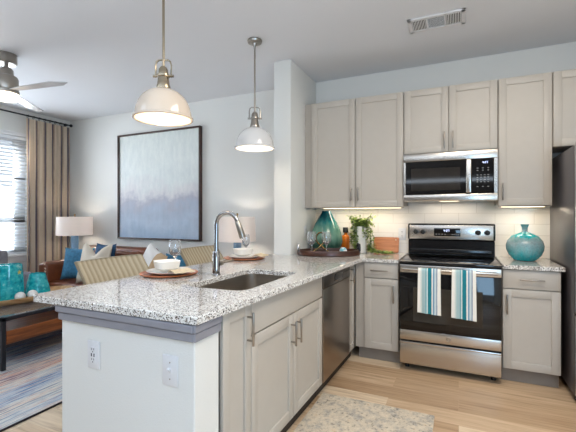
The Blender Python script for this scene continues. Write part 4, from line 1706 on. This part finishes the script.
def table_lamp(x, y, zt, z0, z1, r0, r1, label, power, br=.055):
    t = thing('table_lamp', label, 'lamp', (x, y, zt), 'lit table lamps')
    hb = z0 - zt
    MB().lathe([(0, 0), (br * 1.1, 0), (br * 1.15, .012), (br, .03), (br, hb - .01), (br * .6, hb + .02), (0, hb + .02)], (x, y, zt + .001), 28).build('base', 'blueceramic', t)
    MB().cyl((x, y, z0 + .02), (x, y, z1 + .02), .006, seg=8).build('stem', 'brass', t)
    b = MB().lathe([(r0, 0), (r1, z1 - z0), (r1 - .003, z1 - z0), (r0 - .003, 0), (r0, 0)], (x, y, z0), 44)
    b.build('lamp_shade', 'shade', t)
    b = MB()
    for k in range(3):
        a = k * 2 * PI / 3
        b.cyl((x, y, z1 - .012), (x + (r1 - .003) * math.cos(a), y + (r1 - .003) * math.sin(a), z1 - .012), .002, seg=6)
    b.sphere((x, y, z1 + .03), .012, seg=10)
    b.build('finial', 'brass', t)
    MB().sphere((x, y, z0 + .12), .028, seg=12).build('bulb', 'bulb', t)
    point('bulb_light', (x, y, z0 + .12), power, (1.0, .86, .72), .03, t)


side_table(-5.06, 3.62, .60, .14, 'small round side table in the corner under the lamp by the curtain')
table_lamp(-5.045, 3.62, .60, 1.012, 1.275, .236, .233, 'lit table lamp with wide white drum shade in front of the curtain', 22, .05)
side_table(-2.29, 3.62, .60, .19, 'small round side table under the lamp near the partition wall')
table_lamp(-2.29, 3.62, .60, 1.000, 1.278, .212, .198, 'lit table lamp with white shade seen behind the faucet', 27, .045)

# ------------------------------------------------------------------ coffee table and what is on it
t = thing('coffee_table', 'coffee table with dark metal frame, glass top and walnut lower box', 'table', (-3.83, 2.35, 0))
kx0, kx1, ky0, ky1, kz = -4.28, -3.395, 1.80, 2.78, .45
for x in (kx0 + .015, kx1 - .015):
    for y in (ky0 + .015, ky1 - .015):
        MB().box(x - .016, x + .016, y - .016, y + .016, .0135, kz - .031, .002).build('leg', 'darkmetal', t)
b = MB()
for a in ((kx0, kx1, ky0, ky0 + .032), (kx0, kx1, ky1 - .032, ky1), (kx0, kx0 + .032, ky0, ky1), (kx1 - .032, kx1, ky0, ky1)):
    b.box(*a, kz - .03, kz, .002)
b.build('top_frame', 'darkmetal', t)
MB().box(kx0 + .033, kx1 - .033, ky0 + .033, ky1 - .033, kz - .012, kz - .003).build('glass_top', 'clear', t)
b = MB()
b.box(kx0 + .032, kx1 - .032, ky0 + .032, ky1 - .032, .225, .243)
for a in ((kx0, kx1, ky0 + .032, ky0 + .052), (kx0, kx1, ky1 - .052, ky1 - .032)):
    b.box(*a, .225, .335, .002)
for a in ((kx1 - .02, kx1 + .004, ky0 + .033, ky1 - .033), (kx0 - .004, kx0 + .02, ky0 + .033, ky1 - .033)):
    b.box(*a, .225, .335, .002)
b.build('lower_box', 'tablewood', t)
b = MB()
for x in (kx0, kx1 - .03):
    b.box(x, x + .03, ky0, ky1, .195, .224, .002)
for y in (ky0, ky1 - .03):
    b.box(kx0, kx1, y, y + .03, .195, .224, .002)
b.build('lower_rail', 'darkmetal', t)
# dough bowl
ox, oy, oz = -3.93, 2.30, kz + .001
o = MB().lathe([(0, .018), (.165, .018), (.2, .035), (.222, .062), (.230, .062), (.230, .056), (.205, .018), (.16, 0), (0, 0)], (0, 0, 0), 40, .88, 2.05).build('dough_bowl', 'bowlwood')
o.location = (ox, oy, oz)
tag(o, 'long pale wooden dough bowl on the coffee table holding the teal vases', 'bowl')
bz = oz + .024
GV = 'teal glass vases in the dough bowl'
o = MB().lathe([(0, 0), (.105, 0), (.118, .012), (.120, .10), (.112, .26), (.106, .345), (.100, .345), (.106, .26), (.112, .10), (.108, .02), (0, .014)], (0, 0, 0), 40).build('hurricane_vase', 'teal', None, 50)
o.location = (-3.955, 2.16, bz)
tag(o, 'tall cylindrical teal glass vase with a starfish at the left photo edge', 'vase', GV)
o = MB().lathe([(0, 0), (.100, 0), (.116, .012), (.112, .06), (.088, .15), (.070, .225), (.064, .225), (.082, .15), (.105, .06), (.106, .02), (0, .014)], (0, 0, 0), 40).build('hurricane_vase', 'teal', None, 50)
o.location = (-3.945, 2.42, bz)
tag(o, 'short tapering teal glass vase near the counter corner', 'vase', GV)
b = MB()
bm = b.bm
pts = [((.022 if k % 2 == 0 else .009) * math.cos(k * PI / 5 + .3), (.022 if k % 2 == 0 else .009) * math.sin(k * PI / 5 + .3)) for k in range(10)]
b.poly(pts, 0, .006)
o = b.build('starfish', 'starfish')
dv = Vector((3.965, -2.13, 0)).normalized()
a_ = math.atan2(dv.y, dv.x) + .75
o.matrix_world = Matrix.Translation((-3.955 + .110 * math.cos(a_), 2.16 + .110 * math.sin(a_), bz + .27)) @ Matrix.Rotation(a_ + PI / 2, 4, 'Z') @ Matrix.Rotation(PI / 2 - .05, 4, 'X')
tag(o, 'little yellow starfish on the side of the tall teal vase', 'ornament')
for x, y, lb in ((-3.80, 2.17, 'white shell ball in front of the tall teal vase'), (-3.795, 2.28, 'white shell ball in front of the short teal vase')):
    o = MB().sphere((0, 0, .043), .044, 1, 1, .98, 20).build('shell_ball', 'shell')
    o.location = (x, y, oz + .0265)
    tag(o, lb, 'ornament', 'white shell balls in the dough bowl')

# ------------------------------------------------------------------ grey chair at the window
t = thing('grey_armchair', 'grey upholstered armchair by the window, mostly outside the left photo edge', 'armchair', (-5.1, 2.5, 0))
MB().box(-5.30, -4.70, 2.16, 2.80, .16, .44, .05, 3).build('seat', 'greycloth', t)
MB().box(-5.34, -5.18, 2.14, 2.84, .16, .86, .06, 4).build('back', 'greycloth', t)
for y in (2.10, 2.78):
    MB().box(-5.26, -4.72, y, y + .1, .16, .60, .04, 3).build('arm', 'greycloth', t)
for x in (-5.26, -4.76):
    for y in (2.18, 2.80):
        MB().cyl((x, y, .001 if x < -5 else .0135), (x, y, .162), .014, .02, 10).build('leg', 'stoolwood', t)

# ------------------------------------------------------------------ rugs
o = MB().box(-5.05, -2.475, .55, 2.92, .0006, .012, .003).build('area_rug', 'rug')
at_origin(o, (-2.475, 1.5, 0))
tag(o, 'large blue, white and rust streaked area rug under the coffee table', 'rug')
o = MB().box(-.895, -.14, 1.35, 2.565, .0006, .009, .003).build('kitchen_mat', 'mat')
at_origin(o, (-.5, 2.0, 0))
tag(o, 'faded beige and grey patterned mat on the kitchen floor by the sink cabinet', 'rug')
